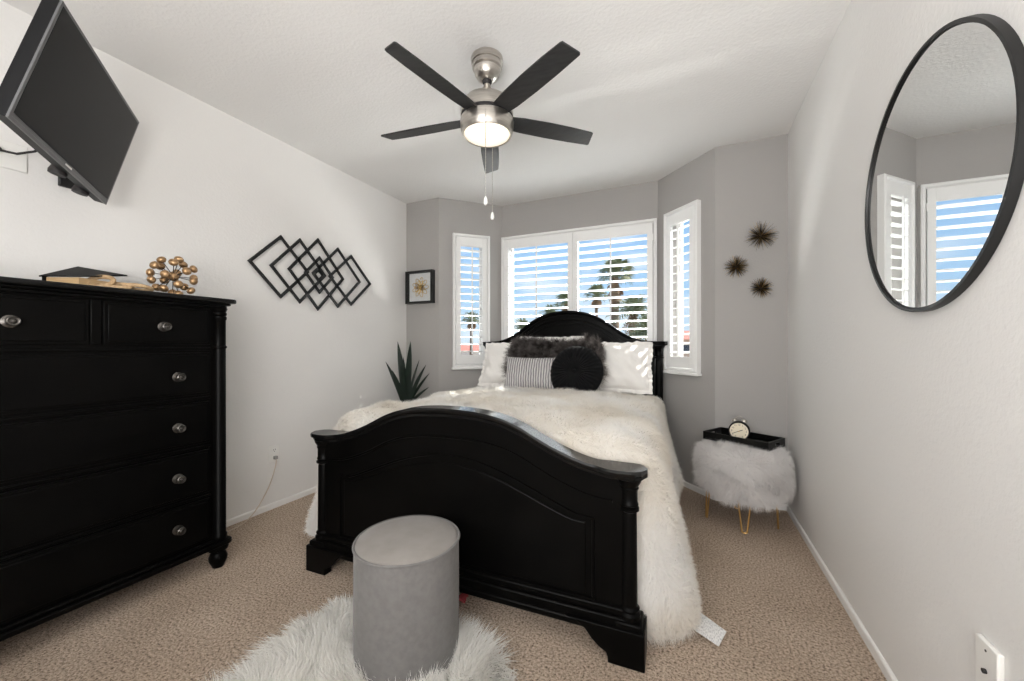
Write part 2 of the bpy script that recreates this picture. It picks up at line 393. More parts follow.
def seg_matrix(a, b):      # local x along the wall, local y outward (away from the room), z up
    a = Vector((a[0], a[1], 0)); b = Vector((b[0], b[1], 0)); x = (b-a).normalized(); y = Vector((-x.y, x.x, 0)); z = Vector((0, 0, 1))
    M = Matrix((x, y, z)).transposed().to_4x4(); M.translation = a; return M, (b-a).length
WZ0, WZ1 = 1.0, 2.33
def wall_seg(name, a, b, hole=None, ext0=0, ext1=0):
    M, ln = seg_matrix(a, b); mb = MB()
    if hole:
        h0, h1, z0, z1 = hole
        mb.box(-ext0, h0, 0, TH, 0, H, M); mb.box(h1, ln+ext1, 0, TH, 0, H, M); mb.box(h0, h1, 0, TH, 0, z0, M); mb.box(h0, h1, 0, TH, z1, H, M)
    else: mb.box(-ext0, ln+ext1, 0, TH, 0, H, M)
    return struct(mb.build(name, 'grey_wall', smooth=False))
wall_seg('wall_back_left', PL[0], PL[1], ext1=.0)
wall_seg('wall_bay_left', PL[1], PL[2], hole=(.19, .505, WZ0, WZ1), ext0=.0, ext1=.05)
wall_seg('wall_bay_center', PL[2], PL[3], hole=(.06, 1.55, WZ0, WZ1), ext0=.0, ext1=.0)
wall_seg('wall_bay_right', PL[3], PL[4], hole=(.15, .465, WZ0, WZ1), ext0=.05, ext1=.0)
wall_seg('wall_back_right', PL[4], PL[5], ext0=.0)
# baseboards with a stepped top
def baseboard(name, a, b):
    M, ln = seg_matrix(a, b); mb = MB(); pr = [(0, 0), (-.011, 0), (-.011, .034), (-.008, .040), (-.003, .043), (0, .043)]
    vs = []; fs = []
    for x in (0, ln):
        for (y, z) in pr: vs.append((x, y, z))
    n = len(pr)
    for k in range(n): fs.append((k, (k+1) % n, n+(k+1) % n, n+k))
    fs += [tuple(range(n)), tuple(range(n, 2*n))]
    return struct(mb.add(vs, fs, M).build(name, 'trim_white', smooth=False))
baseboard('baseboard_left', (LW, BK), (LW, BY)); baseboard('baseboard_right', (RW, BY), (RW, BK))
for i, nme in enumerate(['back_left', 'bay_left', 'bay_center', 'bay_right', 'back_right']): baseboard('baseboard_'+nme, PL[i], PL[i+1])

# ------------------------------------------------------------------ shuttered windows
def window(name, a, b, x0, x1, z0, z1, panels, slat=-4):
    M, ln = seg_matrix(a, b)
    root = bpy.data.objects.new(name, None); col.objects.link(root); root['kind'] = 'structure'
    root.matrix_world = M @ Matrix.Translation((x0, 0, z0)); W = x1-x0; HH = z1-z0
    F_ = .032
    # casing: a stepped picture frame standing out of the wall
    path = [(0, 0), (W, 0), (W, HH), (0, HH)]
    mb = MB(); mb.sweep(path, [(0, .0), (0, -.040), (.010, -.046), (.022, -.046), (F_-.006, -.036), (F_, -.030), (F_, .0)], closed=True)
    mb.build('window_casing', 'shutter_white', root, angle=25)
    sill = MB().box(-.012, W+.012, -.055, 0, -.022, 0); sill.build('window_sill', 'shutter_white', root, bevel=.006)
    mb = MB(); g = .05   # sash frame of the window itself behind the shutters
    mb.box(F_, W-F_, .075, .105, F_, F_+g).box(F_, W-F_, .075, .105, HH-F_-g, HH-F_).box(F_, F_+g, .075, .105, F_, HH-F_).box(W-F_-g, W-F_, .075, .105, F_, HH-F_)
    if panels == 2: mb.box(W/2-.025, W/2+.025, .075, .105, F_, HH-F_)
    mb.build('window_frame', 'trim_white', root, smooth=False)
    MB().box(F_, W-F_, .088, .092, F_, HH-F_).build('glass_pane', 'pane_glass', root, smooth=False)
    pw = (W-2*F_-.004)/panels
    for k in range(panels):
        p0 = F_+.002+k*pw; p1 = p0+pw-.003; S = .048; RT, RB = .095, .095; y0, y1 = -.038, -.010
        e = bpy.data.objects.new('shutter_panel', None); col.objects.link(e); e.parent = root
        # a shutter panel: stiles and rails
        mb = MB(); zb, zt = F_+.003, HH-F_-.003
        mb.box(p0, p0+S, y0, y1, zb, zt).box(p1-S, p1, y0, y1, zb, zt).box(p0+S, p1-S, y0, y1, zb, zb+RB).box(p0+S, p1-S, y0, y1, zt-RT, zt)
        mb.build('stiles_and_rails', 'shutter_white', e, smooth=False, bevel=.002)
        nl = 15; zz0 = zb+RB; zz1 = zt-RT; pitch = (zz1-zz0)/nl; mb = MB()
        for i in range(nl):
            zc = zz0+(i+.5)*pitch; hw = .041; prof = []
            for j in range(12):
                t = 2*PI*j/12; prof.append((hw*math.cos(t), .0055*math.sin(t)*(1 if abs(math.cos(t)) < .95 else .4)))
            tilt = R(slat); vs = []; fs = []
            for x in (p0+S+.001, p1-S-.001):
                for (yy, z_) in prof: vs.append((x, -.008+yy*math.cos(tilt)-z_*math.sin(tilt), zc+yy*math.sin(tilt)+z_*math.cos(tilt)))
            for j in range(12): fs.append((j, (j+1) % 12, 12+(j+1) % 12, 12+j))
            fs += [tuple(range(12)), tuple(range(12, 24))]; mb.add(vs, fs)
        mb.build('louvers', 'shutter_white', e, angle=60)
        mb = MB(); xc = (p0+p1)/2; mb.box(xc-.006, xc+.006, -.062, -.052, zz0+.01, zz1-.004)
        for i in range(nl): mb.box(xc-.001, xc+.001, -.053, -.046, zz0+(i+.5)*pitch-.001, zz0+(i+.5)*pitch+.001)
        mb.build('tilt_rod', 'shutter_white', e, smooth=False)
        hb = MB()
        for z_ in (.18, HH-.2):
            xh = p0-.003 if k == 0 else p1+.003
            hb.box(xh-.004, xh+.004, -.043, -.036, z_, z_+.06)
        hb.build('hinge', 'shutter_white', e, smooth=False)
    return root
window('window_1', PL[1], PL[2], .142, .545, .965, 2.372, 1)
window('window_2', PL[2], PL[3], .008, 1.602, .955, 2.372, 2)
window('window_3', PL[3], PL[4], .122, .510, .970, 2.372, 1, 10)

# ------------------------------------------------------------------ ceiling fan
FX, FY = -.979, 1.846
fan = thing('ceiling_fan', (FX, FY, H), 0, 'brushed nickel ceiling fan with five black blades and a lit lamp, hanging from the ceiling', 'ceiling fan')
MB().lathe([(.0, 0), (.084, 0), (.086, -.012), (.084, -.03), (.079, -.033), (.079, -.055), (.071, -.062), (.067, -.085), (.055, -.105), (.035, -.117), (.025, -.12), (0, -.12)], 40).build('canopy', 'nickel', fan, angle=30)
MB().sphere((0, 0, -.122), .026, 20, 12).build('ball_joint', 'dark_hole', fan)
MB().lathe([(.0, -.13), (.017, -.13), (.020, -.15), (.028, -.17), (.05, -.212), (0, -.215)], 28).build('downrod', 'nickel', fan, angle=50)
MB().lathe([(0, -.185), (.06, -.187), (.098, -.198), (.118, -.212), (.123, -.222), (0, -.222)], 48).lathe([(0, -.226), (.127, -.226), (.137, -.245), (.141, -.27), (.141, -.292), (0, -.292)], 48).build('motor_housing', 'nickel', fan, angle=40, loc=(0, 0, -.02))
MB().lathe([(.0, -.292), (.137, -.292), (.137, -.312), (0, -.312)], 48).lathe([(0, -.221), (.120, -.221), (.120, -.227), (0, -.227)], 48).build('blade_ring', 'dark_hole', fan, loc=(0, 0, -.02))
MB().lathe([(.141, -.312), (.143, -.325), (.141, -.355), (.134, -.385), (.128, -.392), (.122, -.388), (.122, -.37)], 48, cap=False).lathe([(0, -.312), (.141, -.312), (.11, -.33), (0, -.33)], 48).build('light_housing', 'nickel', fan, angle=60, loc=(0, 0, -.02))
MB().lathe([(.124, -.380), (.115, -.392), (.088, -.404), (.05, -.411), (0, -.413)], 40, cap=False).build('lamp_bowl', 'lit_glass', fan, angle=80, loc=(0, 0, -.02))
for k in range(5):
    a0 = R(43+72*k)
    M = Matrix.Rotation(a0, 4, 'Z') @ Matrix.Translation((0, 0, -.322)) @ Matrix.Rotation(R(-13), 4, 'X')
    out = [(.10, -.042), (.20, -.052), (.35, -.056), (.50, -.054), (.605, -.048), (.618, -.044), (.636, .040), (.630, .048), (.50, .053), (.35, .055), (.20, .052), (.10, .042)]
    bl = MB().prism(out, -.004, .004, M).build('fan_blade', 'blade_black', fan, bevel=.002)
for (px_, py_, z1, kind) in [(.062, -.132, -.80, 0), (-.04, .14, -.78, 1)]:
    v = Vector((px_, py_)); d = v.normalized()*.146
    mb = MB(); mb.tube([(d.x*.95, d.y*.95, -.35), (d.x, d.y, -.36), (d.x, d.y, z1)], .0016, 6)
    for i in range(30): mb.sphere((d.x, d.y, -.36+(z1+.36)*i/30), .0026, 6, 4)
    ch = mb.build('pull_chain', 'nickel', fan)
    MB().lathe([(0, z1+.012), (.004, z1+.008), (.009, z1-.006), (.0115, z1-.02), (.008, z1-.032), (0, z1-.036)], 16, Matrix.Translation((d.x, d.y, 0))).build('pull_knob', 'plastic_white', ch)

# ------------------------------------------------------------------ television on its wall arm
def eul(a, b, c): return Matrix.Rotation(R(a), 4, 'Z') @ Matrix.Rotation(R(b), 4, 'X') @ Matrix.Rotation(R(c), 4, 'Y')
TM = Matrix.Translation((-2.256, .748, 2.127)) @ eul(141.93, 13.986, 4.178)
tv = thing('television', (0, 0, 0), 0, 'black flat screen television tilted down on an arm from the left wall', 'television'); tv.matrix_world = TM
w2, h2 = .365, .23
mb = MB(); mb.sweep([(-w2, -h2), (w2, -h2), (w2, h2), (-w2, h2)], [(0, .0), (0, .006), (.02, .006), (.012, .0)], closed=True); mb.build('bezel', 'tv_edge', tv, smooth=False)
MB().box(-w2+.001, w2-.001, .004, .045, -h2+.001, h2-.001).build('casing', 'tv_plastic', tv, bevel=.003)
MB().box(-w2+.012, w2-.012, -.001, .006, -h2+.026, h2-.012).build('screen', 'tv_screen', tv, smooth=False)
MB().box(-w2+.01, w2-.01, .001, .005, -h2+.004, -h2+.026).build('lower_bezel', 'tv_edge', tv, smooth=False)
mb = MB(); bk = [(-.30, -.20), (.30, -.20), (.30, .12), (.24, .19), (-.24, .19), (-.30, .12)]
vs = [(x*1.1, .044, z*1.05) for x, z in bk]+[(x*.9, .085, z*.85-.01) for x, z in bk]; n = 6
mb.add(vs, [tuple(range(6, 12))]+[(i, (i+1) % 6, 6+(i+1) % 6, 6+i) for i in range(6)]+[tuple(range(6))]); mb.build('back_cover', 'tv_plastic', tv, bevel=.012)
for x in (.06, .25): MB().lathe([(.0, 0), (.026, 0), (.028, .012), (.024, .03), (0, .03)], 20, Matrix.Translation((x, .05, -h2-.014))).build('speaker', 'dark_hole', tv)
mb = MB(); lt = [('box', 0, 0)]
for i, x in enumerate((-.022, -.014, -.006, .002, .010, .018)): mb.box(x, x+.005, -.0015, .001, -h2+.011, -h2+.018)
mb.build('maker_mark', 'plastic_white', tv, smooth=False)
mt = thing('wall_mount', (LW, .86, 2.1), 0, 'black articulated metal arm holding the television off the left wall', 'tv mount')
bc = TM @ Vector((0, .088, 0)); bl_ = bc-Vector((LW, .86, 2.1))
MB().box(0, .02, -.045, .045, -.13, .13).build('wall_plate', 'black_metal', mt, bevel=.004)
el = Vector((.22, -.16, 0)); mb = MB(); mb.tube([(.02, 0, 0), el], .018, 12); mb.sphere(el, .026, 14, 10); mb.tube([el, bl_], .017, 12); mb.build('arm', 'black_metal', mt)
Mh = Matrix.Translation(-Vector((LW, .86, 2.1))) @ TM
MB().box(-.06, .06, .082, .092, -.06, .06, Mh).build('head_plate', 'black_metal', mt, bevel=.003)
wp = thing('media_plate', (LW, .645, 2.05), 0, 'white wall plate behind the television with a black cable plugged in', 'wall plate')
MB().box(0, .007, -.04, .075, -.06, .06).build('plate', 'plastic_white', wp, bevel=.003)
MB().tube([(.005, -.015, .01), (.03, -.01, .005), (.06, .03, .0), (.10, .07, .02), (.16, .10, .05), (.3, .09, .06)], .005, 8).build('cable', 'dark_hole', wp)
MB().lathe([(0, 0), (.012, 0), (.010, .028), (0, .03)], 14, Matrix.Translation((.005, -.015, .01)) @ Matrix.Rotation(R(90), 4, 'Y')).build('plug', 'dark_hole', wp)

# ------------------------------------------------------------------ chest of drawers
DX = -2.775; dr = thing('dresser', (DX, .79, 0), 0, 'tall black chest of drawers with round knobs against the left wall', 'dresser')
D = .455; HWd = .505     # front face of the case at local x = D ; half width
MB().box(0, D, -HWd, HWd, .12, 1.408).build('case', 'black_wood', dr, bevel=.004)
# top: stepped moulding and slab with clipped, rounded corners
def slab(x1, hw, z0, z1, r=.03):
    pts = [(0, -hw)]
    for i in range(7): t = -PI/2+PI/2*i/6; pts.append((x1-r+r*math.cos(t), -hw+r+r*math.sin(t)))
    for i in range(7): t = PI/2*i/6; pts.append((x1-r+r*math.cos(t), hw-r+r*math.sin(t)))
    pts.append((0, hw)); return pts
mb = MB(); mb.prism(slab(D+.052, HWd+.052, 0, 0), 1.426, 1.450); mb.build('top', 'black_top', dr, bevel=.007, bseg=3)
mb = MB(); mb.prism(slab(D+.034, HWd+.034, 0, 0), 1.414, 1.426); mb.prism(slab(D+.02, HWd+.022, 0, 0), 1.398, 1.414); mb.build('cornice', 'black_wood', dr, bevel=.004)
mb = MB(); mb.prism(slab(D+.04, HWd+.035, 0, 0), .118, .142); mb.prism(slab(D+.022, HWd+.02, 0, 0), .142, .158); mb.build('base_moulding', 'black_wood', dr, bevel=.005)
for sy in (-1, 1):
    mb = MB(); Mx = Matrix.Translation((D-.002, sy*(HWd-.018), 0))
    mb.lathe([(.036, .158), (.036, .175), (.031, .182), (.030, 1.180), (.035, 1.185), (.035, 1.192), (.030, 1.197), (.030, 1.335), (.034, 1.340), (.034, 1.353), (.029, 1.357), (.034, 1.363), (.034, 1.373), (.030, 1.377), (.038, 1.398)], 28, Mx)
    mb.build('column', 'black_wood', dr, angle=40)
    MB().lathe([(0, 0), (.026, 0), (.030, .012), (.041, .035), (.043, .055), (.034, .078), (.026, .085), (.044, .093), (.048, .108), (.044, .12), (0, .12)], 28, Matrix.Translation((D-.005, sy*(HWd-.022), 0))).build('foot', 'black_wood', dr, angle=50)
    MB().lathe([(0, 0), (.026, 0), (.041, .035), (.034, .078), (.044, .093), (.044, .12), (0, .12)], 20, Matrix.Translation((.05, sy*(HWd-.022), 0))).build('foot', 'black_wood', dr, angle=50)
rails = [(1.172, 1.188), (.915, .930), (.660, .674), (.400, .413)]
mb = MB()
for a_, b_ in rails: mb.box(D, D+.010, -HWd+.062, HWd-.062, a_, b_)
mb.box(D, D+.010, -.018, .018, 1.20, 1.396); mb.build('rail_moulding', 'black_wood', dr, bevel=.004)
def knob(parent, y, z):
    Mk = Matrix.Translation((D+.018, y, z)) @ Matrix.Rotation(R(90), 4, 'Y')
    MB().lathe([(.0, 0), (.023, 0), (.024, .003), (.019, .005), (.009, .008), (.008, .018), (.014, .022), (.0195, .028), (.019, .034), (.015, .037), (.012, .0355), (.009, .0355), (.006, .039), (0, .040)], 28, Mk).build('knob', 'pewter', parent, angle=35)
def drawer(y0, y1, z0, z1, kn, kz):
    mb = MB(); mb.box(D-.02, D+.012, y0, y1, z0, z1)
    f = mb.build('drawer', 'black_wood', dr, bevel=.003)
    b2 = MB(); b2.box(D+.010, D+.018, y0+.012, y1-.012, z0+.012, z1-.012); b2.build('drawer_front', 'black_wood', f, bevel=.005)
    for y in kn: knob(f, y, kz)
drawer(-.437, -.022, 1.202, 1.390, [-.235], 1.288); drawer(.022, .437, 1.202, 1.390, [.232], 1.288)
for z0, z1, kz in [(.942, 1.160, 1.041), (.688, .903, .789), (.425, .650, .538), (.170, .392, .284)]: drawer(-.437, .437, z0, z1, [-.29, .29], kz)

# ------------------------------------------------------------------ on the dresser
DT = 1.450
bk = thing('book', (0, 0, DT), 0, 'black covered book with tan page edges lying on the dresser', 'book')
qa = [(-2.50, .700), (-2.385, .762), (-2.46, .935), (-2.60, .86)]
mb = MB(); mb.prism([(-2.515, .705), (-2.395, .765), (-2.46, .905), (-2.58, .845)], .006, .042); mb.build('pages', 'paper', bk, smooth=False)
MB().prism([(-2.525, .695), (-2.39, .762), (-2.455, .915), (-2.59, .85)], 0, .006).build('back_cover', 'black_wood', bk, smooth=False)
top = [(-2.53, .688, .042), (-2.375, .765, .042), (-2.455, .948, .080), (-2.61, .83, .113)]
vs = [Vector(p) for p in top]+[Vector(p)+Vector((0, 0, .006)) for p in top]
MB().add(vs, [(0, 3, 2, 1), (4, 5, 6, 7), (0, 1, 5, 4), (1, 2, 6, 5), (2, 3, 7, 6), (3, 0, 4, 7)]).build('front_cover', 'black_wood', bk, smooth=False)
MB().prism([(-2.525, .695), (-2.515, .700), (-2.585, .855), (-2.595, .85)], .0, .044).build('spine', 'black_wood', bk, smooth=False)
# wooden chain: three oval links
def link(c, rx, ry, r, rot):
    M_ = Matrix.Translation(c) @ rot; pts = [(rx*math.cos(t), ry*math.sin(t), 0) for t in [2*PI*i/28 for i in range(28)]]
    return MB().tube(pts, r, 12, M_, closed=True)
ch = thing('wooden_chain', (0, 0, DT), 0, 'decorative chain of pale wooden links curled beside the black book', 'decoration')
link((-2.40, .835, .034), .044, .034, .010, eul(40, 48, 0)).build('chain_link', 'light_wood', ch)
link((-2.37, .88, .020), .048, .032, .010, eul(60, 20, 0)).build('chain_link', 'light_wood', ch)
link((-2.345, .945, .018), .046, .030, .009, eul(75, -14, 5)).build('chain_link', 'light_wood', ch)
# cluster of gold balls on wires
cc = Vector((-2.42, 1.115, DT+.104)); sp = thing('ball_cluster_sculpture', (cc.x, cc.y, DT), 0, 'small sculpture of gold balls on black wires standing on the dresser', 'sculpture')
cz = Vector((0, 0, cc.z-DT)); MB().sphere(cz, .024, 20, 12).build('center_ball', 'antique_gold', sp)
random.seed(4); nb = 22; mb = MB()
for i in range(nb):
    ph = math.acos(1-2*(i+.5)/nb); th_ = PI*(1+5**.5)*i+.5; d = Vector((math.sin(ph)*math.cos(th_), math.sin(ph)*math.sin(th_), math.cos(ph)))
    rr_ = .088+random.uniform(-.006, .004); tip = cz+d*rr_
    mb.tube([cz+d*.02, tip], .0018, 6)
    Mb = Matrix.Translation(tip) @ rot_to(d)
    MB().lathe([(0, -.008), (.010, -.008), (.0185, .000), (.0205, .008), (.018, .016), (.010, .022), (0, .024)], 16, Mb).build('ball', 'antique_gold', sp, angle=60)
mb.build('wires', 'black_metal', sp)

# ------------------------------------------------------------------ left wall pieces
art = thing('wall_sculpture', (LW, 2.262, 1.778), 0, 'black metal wall sculpture of overlapping diamond outlines on the left wall', 'wall art')
def diamond(cy, cz_, hy, hz, x):
    mb = MB(); path = [(cy-hy, cz_), (cy, cz_-hz), (cy+hy, cz_), (cy, cz_+hz)]
    M_ = Matrix(((0, -1, 0, 0), (1, 0, 0, 0), (0, 0, 1, 0), (0, 0, 0, 1)))
    mb.sweep(path, [(-.0105, -x), (-.0105, -x-.010), (.0105, -x-.010), (.0105, -x)], closed=True, M=M_ )
    return mb
# rows of diamonds: outer pair, middle pair, the central one and the small inner ones
DS = [(-.326, .004, .225, .222), (-.177, -.002, .228, .240), (-.006, 0, .252, .282), (.184, .002, .242, .246), (.338, .004, .228, .216), (0, -.005, .128, .140), (0, -.005, .045, .045)]
for i, (cy_, cz_, hy, hz) in enumerate(DS):
    diamond(cy_, cz_, hy, hz, .014+(i % 2)*.0105).build('diamond_outline', 'black_metal', art, smooth=False)
for y, zz_ in ((-.326, .210), (-.006, .272), (.338, .204)):
    for z in (-zz_, zz_): MB().box(0, .016, y-.006, y+.006, z-.006, z+.006).build('standoff', 'black_metal', art, smooth=False)
# power outlet and cord
ou = thing('power_outlet', (LW, 1.895, .402), 0, 'white double power outlet with a plug in it on the left wall', 'outlet')
MB().box(0, .006, -.038, .038, -.062, .062).build('plate', 'plastic_white', ou, bevel=.003)
for z in (-.026, .026):
    s_ = MB().lathe([(0, 0), (.017, 0), (.017, .003), (0, .003)], 20, Matrix.Translation((.006, 0, z)) @ Matrix.Rotation(R(90), 4, 'Y')).build('socket', 'plastic_white', ou)
    MB().box(.009, .0095, -.008, -.005, z-.002, z+.008).box(.009, .0095, .005, .008, z-.002, z+.008).box(.009, .0095, -.002, .002, z-.012, z-.007).build('slots', 'dark_hole', s_, smooth=False)
cdp = thing('cord', (LW, 1.895, .37), 0, 'thin beige cord trailing from the outlet down behind the dresser', 'cord')
MB().box(.0105, .035, -.012, .012, -.008, .016).build('plug', 'plastic_grey', cdp, bevel=.004)
pts = [(.03, 0, -.004), (.034, -.005, -.03), (.03, -.02, -.10), (.035, -.06, -.19), (.05, -.14, -.29), (.07, -.22, -.345), (.09, -.30, -.362), (.10, -.45, -.364), (.08, -.62, -.364)]
P2 = []
for i in range(len(pts)-1):
    for k in range(5):
        t = k/5; p0 = Vector(pts[max(i-1, 0)]); p1 = Vector(pts[i]); p2 = Vector(pts[i+1]); p3 = Vector(pts[min(i+2, len(pts)-1)])
        P2.append(.5*((2*p1)+(-p0+p2)*t+(2*p0-5*p1+4*p2-p3)*t*t+(-p0+3*p1-3*p2+p3)*t**3))
MB().tube(P2, .0032, 8).build('cord', 'cord', cdp)
# shadow box with a gold flower on the narrow back wall
sb = thing('shadow_box', (-2.578, BY, 1.81), 0, 'black shadow box frame holding a gold metal flower, on the narrow grey wall', 'picture frame')
s2 = .172
MB().sweep([(-s2, -s2), (s2, -s2), (s2, s2), (-s2, s2)], [(0, -.001), (0, -.055), (.022, -.055), (.022, -.001)], closed=True).build('frame', 'black_metal', sb, smooth=False)
MB().box(-s2+.005, s2-.005, -.012, -.002, -s2+.005, s2-.005).build('backing', 'mat_board', sb, smooth=False)
mb = MB()
for ring, (nn, r0, r1, wd) in enumerate([(9, .02, .105, .020), (9, .015, .07, .016)]):
    for i in range(nn):
        t = 2*PI*(i+ring*.5)/nn; dx, dz = math.cos(t), math.sin(t); pts = []
        for k in range(16):
            u = 2*PI*k/16; rr_ = (r0+r1)/2-(r1-r0)/2*math.cos(u); ww = wd*math.sin(u); pts.append((dx*rr_-dz*ww, -.022-ring*.01, dz*rr_+dx*ww))
        mb.tube(pts, .0028, 6, closed=True)
mb.sphere((0, -.03, 0), .018, 14, 8); mb.build('flower', 'gold', sb)
MB().box(-s2+.02, s2-.02, -.050, -.048, -s2+.02, s2-.02).build('glass', 'pane_glass', sb, smooth=False)

# ------------------------------------------------------------------ spiky wall ornaments on the right back wall
def burst(x, z, r, seed, label):
    t = thing('spiky_wall_ornament', (x, 3.40, z), 0, label, 'wall ornament', 'spiky ornaments on the grey wall')
    rng = random.Random(seed); a_ = MB(); b_ = MB()
    for i in range(260):
        ph = math.acos(rng.random()); th_ = rng.random()*2*PI; d = Vector((math.sin(ph)*math.cos(th_), -math.cos(ph)*.85-.12, math.sin(ph)*math.sin(th_))).normalized()
        ln = r*rng.uniform(.75, 1.05); c = Vector((0, -.03, 0)); tgt = a_ if rng.random() < .62 else b_
        tgt.tube([c, c+d*ln*.55, c+d*ln], [.0013, .0010, .0004], 4)
    a_.build('dark_spikes', 'spike_brown', t, smooth=False); b_.build('gold_spikes', 'spike_gold', t, smooth=False)
    MB().sphere((0, -.03, 0), r*.2, 14, 10).lathe([(0, 0), (.014, 0), (.014, .03), (0, .03)], 12, Matrix.Rotation(R(90), 4, 'X')).build('core', 'spike_brown', t)
burst(.488, 2.0, .112, 1, 'largest and highest of the three spiky brown and gold ornaments on the grey wall')
burst(.331, 1.787, .092, 2, 'middle-height spiky ornament, nearest the window, on the grey wall')
burst(.488, 1.617, .084, 3, 'lowest and smallest of the three spiky ornaments on the grey wall')

# ------------------------------------------------------------------ round mirror and wall plate on the right wall
mir = thing('round_mirror', (RW, 1.585, 1.697), 0, 'large round mirror in a thin black metal frame on the right wall', 'mirror')
My = Matrix.Rotation(R(-90), 4, 'Y'); RM = .396
MB().lathe([(RM-.018, .002), (RM, .002), (RM, .023), (RM-.009, .023), (RM-.010, .016), (RM-.018, .015)], 96, My, cap=False).build('frame', 'black_metal', mir, angle=40)
MB().lathe([(0, .002), (RM-.0095, .002), (RM-.0095, .0155), (0, .0155)], 96, My).build('glass', 'mirror_glass', mir, angle=30)
cp = thing('cable_plate', (RW, 1.312, .43), 0, 'white cable wall plate low on the right wall', 'wall plate')
MB().box(-.013, 0, -.039, .039, -.060, .060).build('plate', 'plastic_white', cp, bevel=.0035)
MB().lathe([(0, 0), (.0055, 0), (.0055, .006), (.0035, .006), (.0035, .004), (0, .004)], 14, Matrix.Translation((-.013, 0, -.008)) @ My).build('coaxial_jack', 'dark_hole', cp)
for z in (-.041, .041): MB().lathe([(0, 0), (.003, 0), (.003, .001), (0, .0013)], 10, Matrix.Translation((-.013, 0, z)) @ My).build('screw', 'pewter', cp)
# ------------------------------------------------------------------ bed
BA = R(1.8); BM = Matrix.Translation((-1.0, 1.50, 0)) @ Matrix.Rotation(BA, 4, 'Z')
bed = thing('bed', (-1.0, 1.50, 0), BA, 'black wooden bed with an arched headboard and arched footboard', 'bed')
XZ = Matrix(((1, 0, 0, 0), (0, 0, 1, 0), (0, 1, 0, 0), (0, 0, 0, 1)))
FT = [(-.9, .730), (-.86, .730), (-.72, .730), (-.62, .744), (-.50, .786), (-.42, .823), (-.36, .853), (-.27, .885), (-.15, .905), (0, .911), (.15, .905), (.27, .885), (.36, .853), (.42, .823), (.50, .786), (.62, .744), (.72, .730), (.86, .730), (.9, .730)]
HT = [(-.9, 1.232), (-.85, 1.232), (-.78, 1.234), (-.70, 1.242), (-.60, 1.272), (-.50, 1.328), (-.40, 1.400), (-.30, 1.462), (-.20, 1.502), (-.10, 1.522), (0, 1.528), (.10, 1.522), (.20, 1.502), (.30, 1.462), (.40, 1.400), (.50, 1.328), (.60, 1.272), (.70, 1.242), (.78, 1.234), (.85, 1.232), (.9, 1.232)]
def curve_pts(T, x0, x1, n=60, off=0): return [(x0+(x1-x0)*i/n, smooth_interp(x0+(x1-x0)*i/n, T)+off) for i in range(n+1)]
def cap_rail(T, xm, yc, hd, th_, n=90):
    mb = MB(); vs = []; fs = []
    prof = [(-.98, -1.0), (-.80, -1.0), (-.70, -.72), (-.88, -.62), (-1.0, -.42), (-1.0, -.16), (-.90, 0), (.90, 0), (1.0, -.16), (1.0, -.42), (.88, -.62), (.70, -.72), (.80, -1.0), (.0, -1.0)]
    prof = [(-.62, -1.0), (-.62, -.74), (-.80, -.58), (-.98, -.48), (-1.0, -.22), (-.92, 0), (.92, 0), (1.0, -.22), (.98, -.48), (.80, -.58), (.62, -.74), (.62, -1.0)]
    m_ = len(prof)
    for i in range(n+1):
        u = -1+2*i/n; x = xm*math.sin(u*PI/2) if False else xm*(u*1.0)
        e = max(0, (abs(x)-(xm-.07))/.07); k = math.sqrt(max(0, 1-e*e))*.92+.08
        z = smooth_interp(x, T); kz = .75+.25*k
        wide = min(1, max(0, (abs(x)-(xm-.20))/.07)); wide = wide*wide*(3-2*wide)
        for (a_, b_) in prof: vs.append((x, yc+a_*hd*(1+.42*wide)*k, z+b_*th_*kz if b_ < -.3 else z+b_*th_))
    for i in range(n):
        for j in range(m_): j2 = (j+1) % m_; fs.append((i*m_+j, (i+1)*m_+j, (i+1)*m_+j2, i*m_+j2))
    fs += [tuple(range(m_)), tuple(range(n*m_, (n+1)*m_))[::-1]]
    return mb.add(vs, fs)
def strip(path, y, n0=-.006, n1=.006, d=.007, closed=False):    # raised bead following a path on a face looking to -y
    return MB().sweep(path, [(n0, y), (n0*.6, y-d), (n1*.6, y-d), (n1, y)], closed=closed)
# footboard
fb = bpy.data.objects.new('footboard', None); col.objects.link(fb); fb.parent = bed
top = curve_pts(FT, -.80, .80, 60, -.02)
MB().prism([(-.80, .17), (.80, .17)]+top[::-1], .015, .055, XZ).build('panel', 'black_wood', fb, smooth=False)
cap_rail(FT, .862, .032, .047, .040).build('cap_rail', 'black_top', fb, angle=28)
arch = lambda o_, x0, k=1.0: [(x, (smooth_interp(x, FT)-.730)*k+.730+o_) for x in [-x0+2*x0*i/50 for i in range(51)]]
strip(arch(-.135, .735), .015).build('arch_bead', 'black_wood', fb, angle=20)
inner = [(-.66, .20), (.66, .20), (.66, .515)]+[(x, .515+.178*(max(0, math.cos(x/.62*PI/2)))**1.25) for x in [.60-1.2*i/50 for i in range(51)]]+[(-.66, .515)]
strip(inner, .015, closed=True, d=.009).build('panel_bead', 'black_wood', fb, angle=20)
in2 = [(x*.955, .345+(z-.345)*.90) for x, z in inner]
MB().prism(in2, .007, .016, XZ).build('raised_panel', 'black_wood', fb, smooth=False, bevel=.004)
mb = MB(); mb.box(-.80, .80, -.012, .07, .125, .165).box(-.80, .80, -.002, .06, .165, .195); mb.build('base_rail', 'black_wood', fb, bevel=.007)
mb = MB(); mb.box(-.84, .84, -.022, .075, .10, .13); mb.build('base_moulding', 'black_wood', fb, bevel=.008)
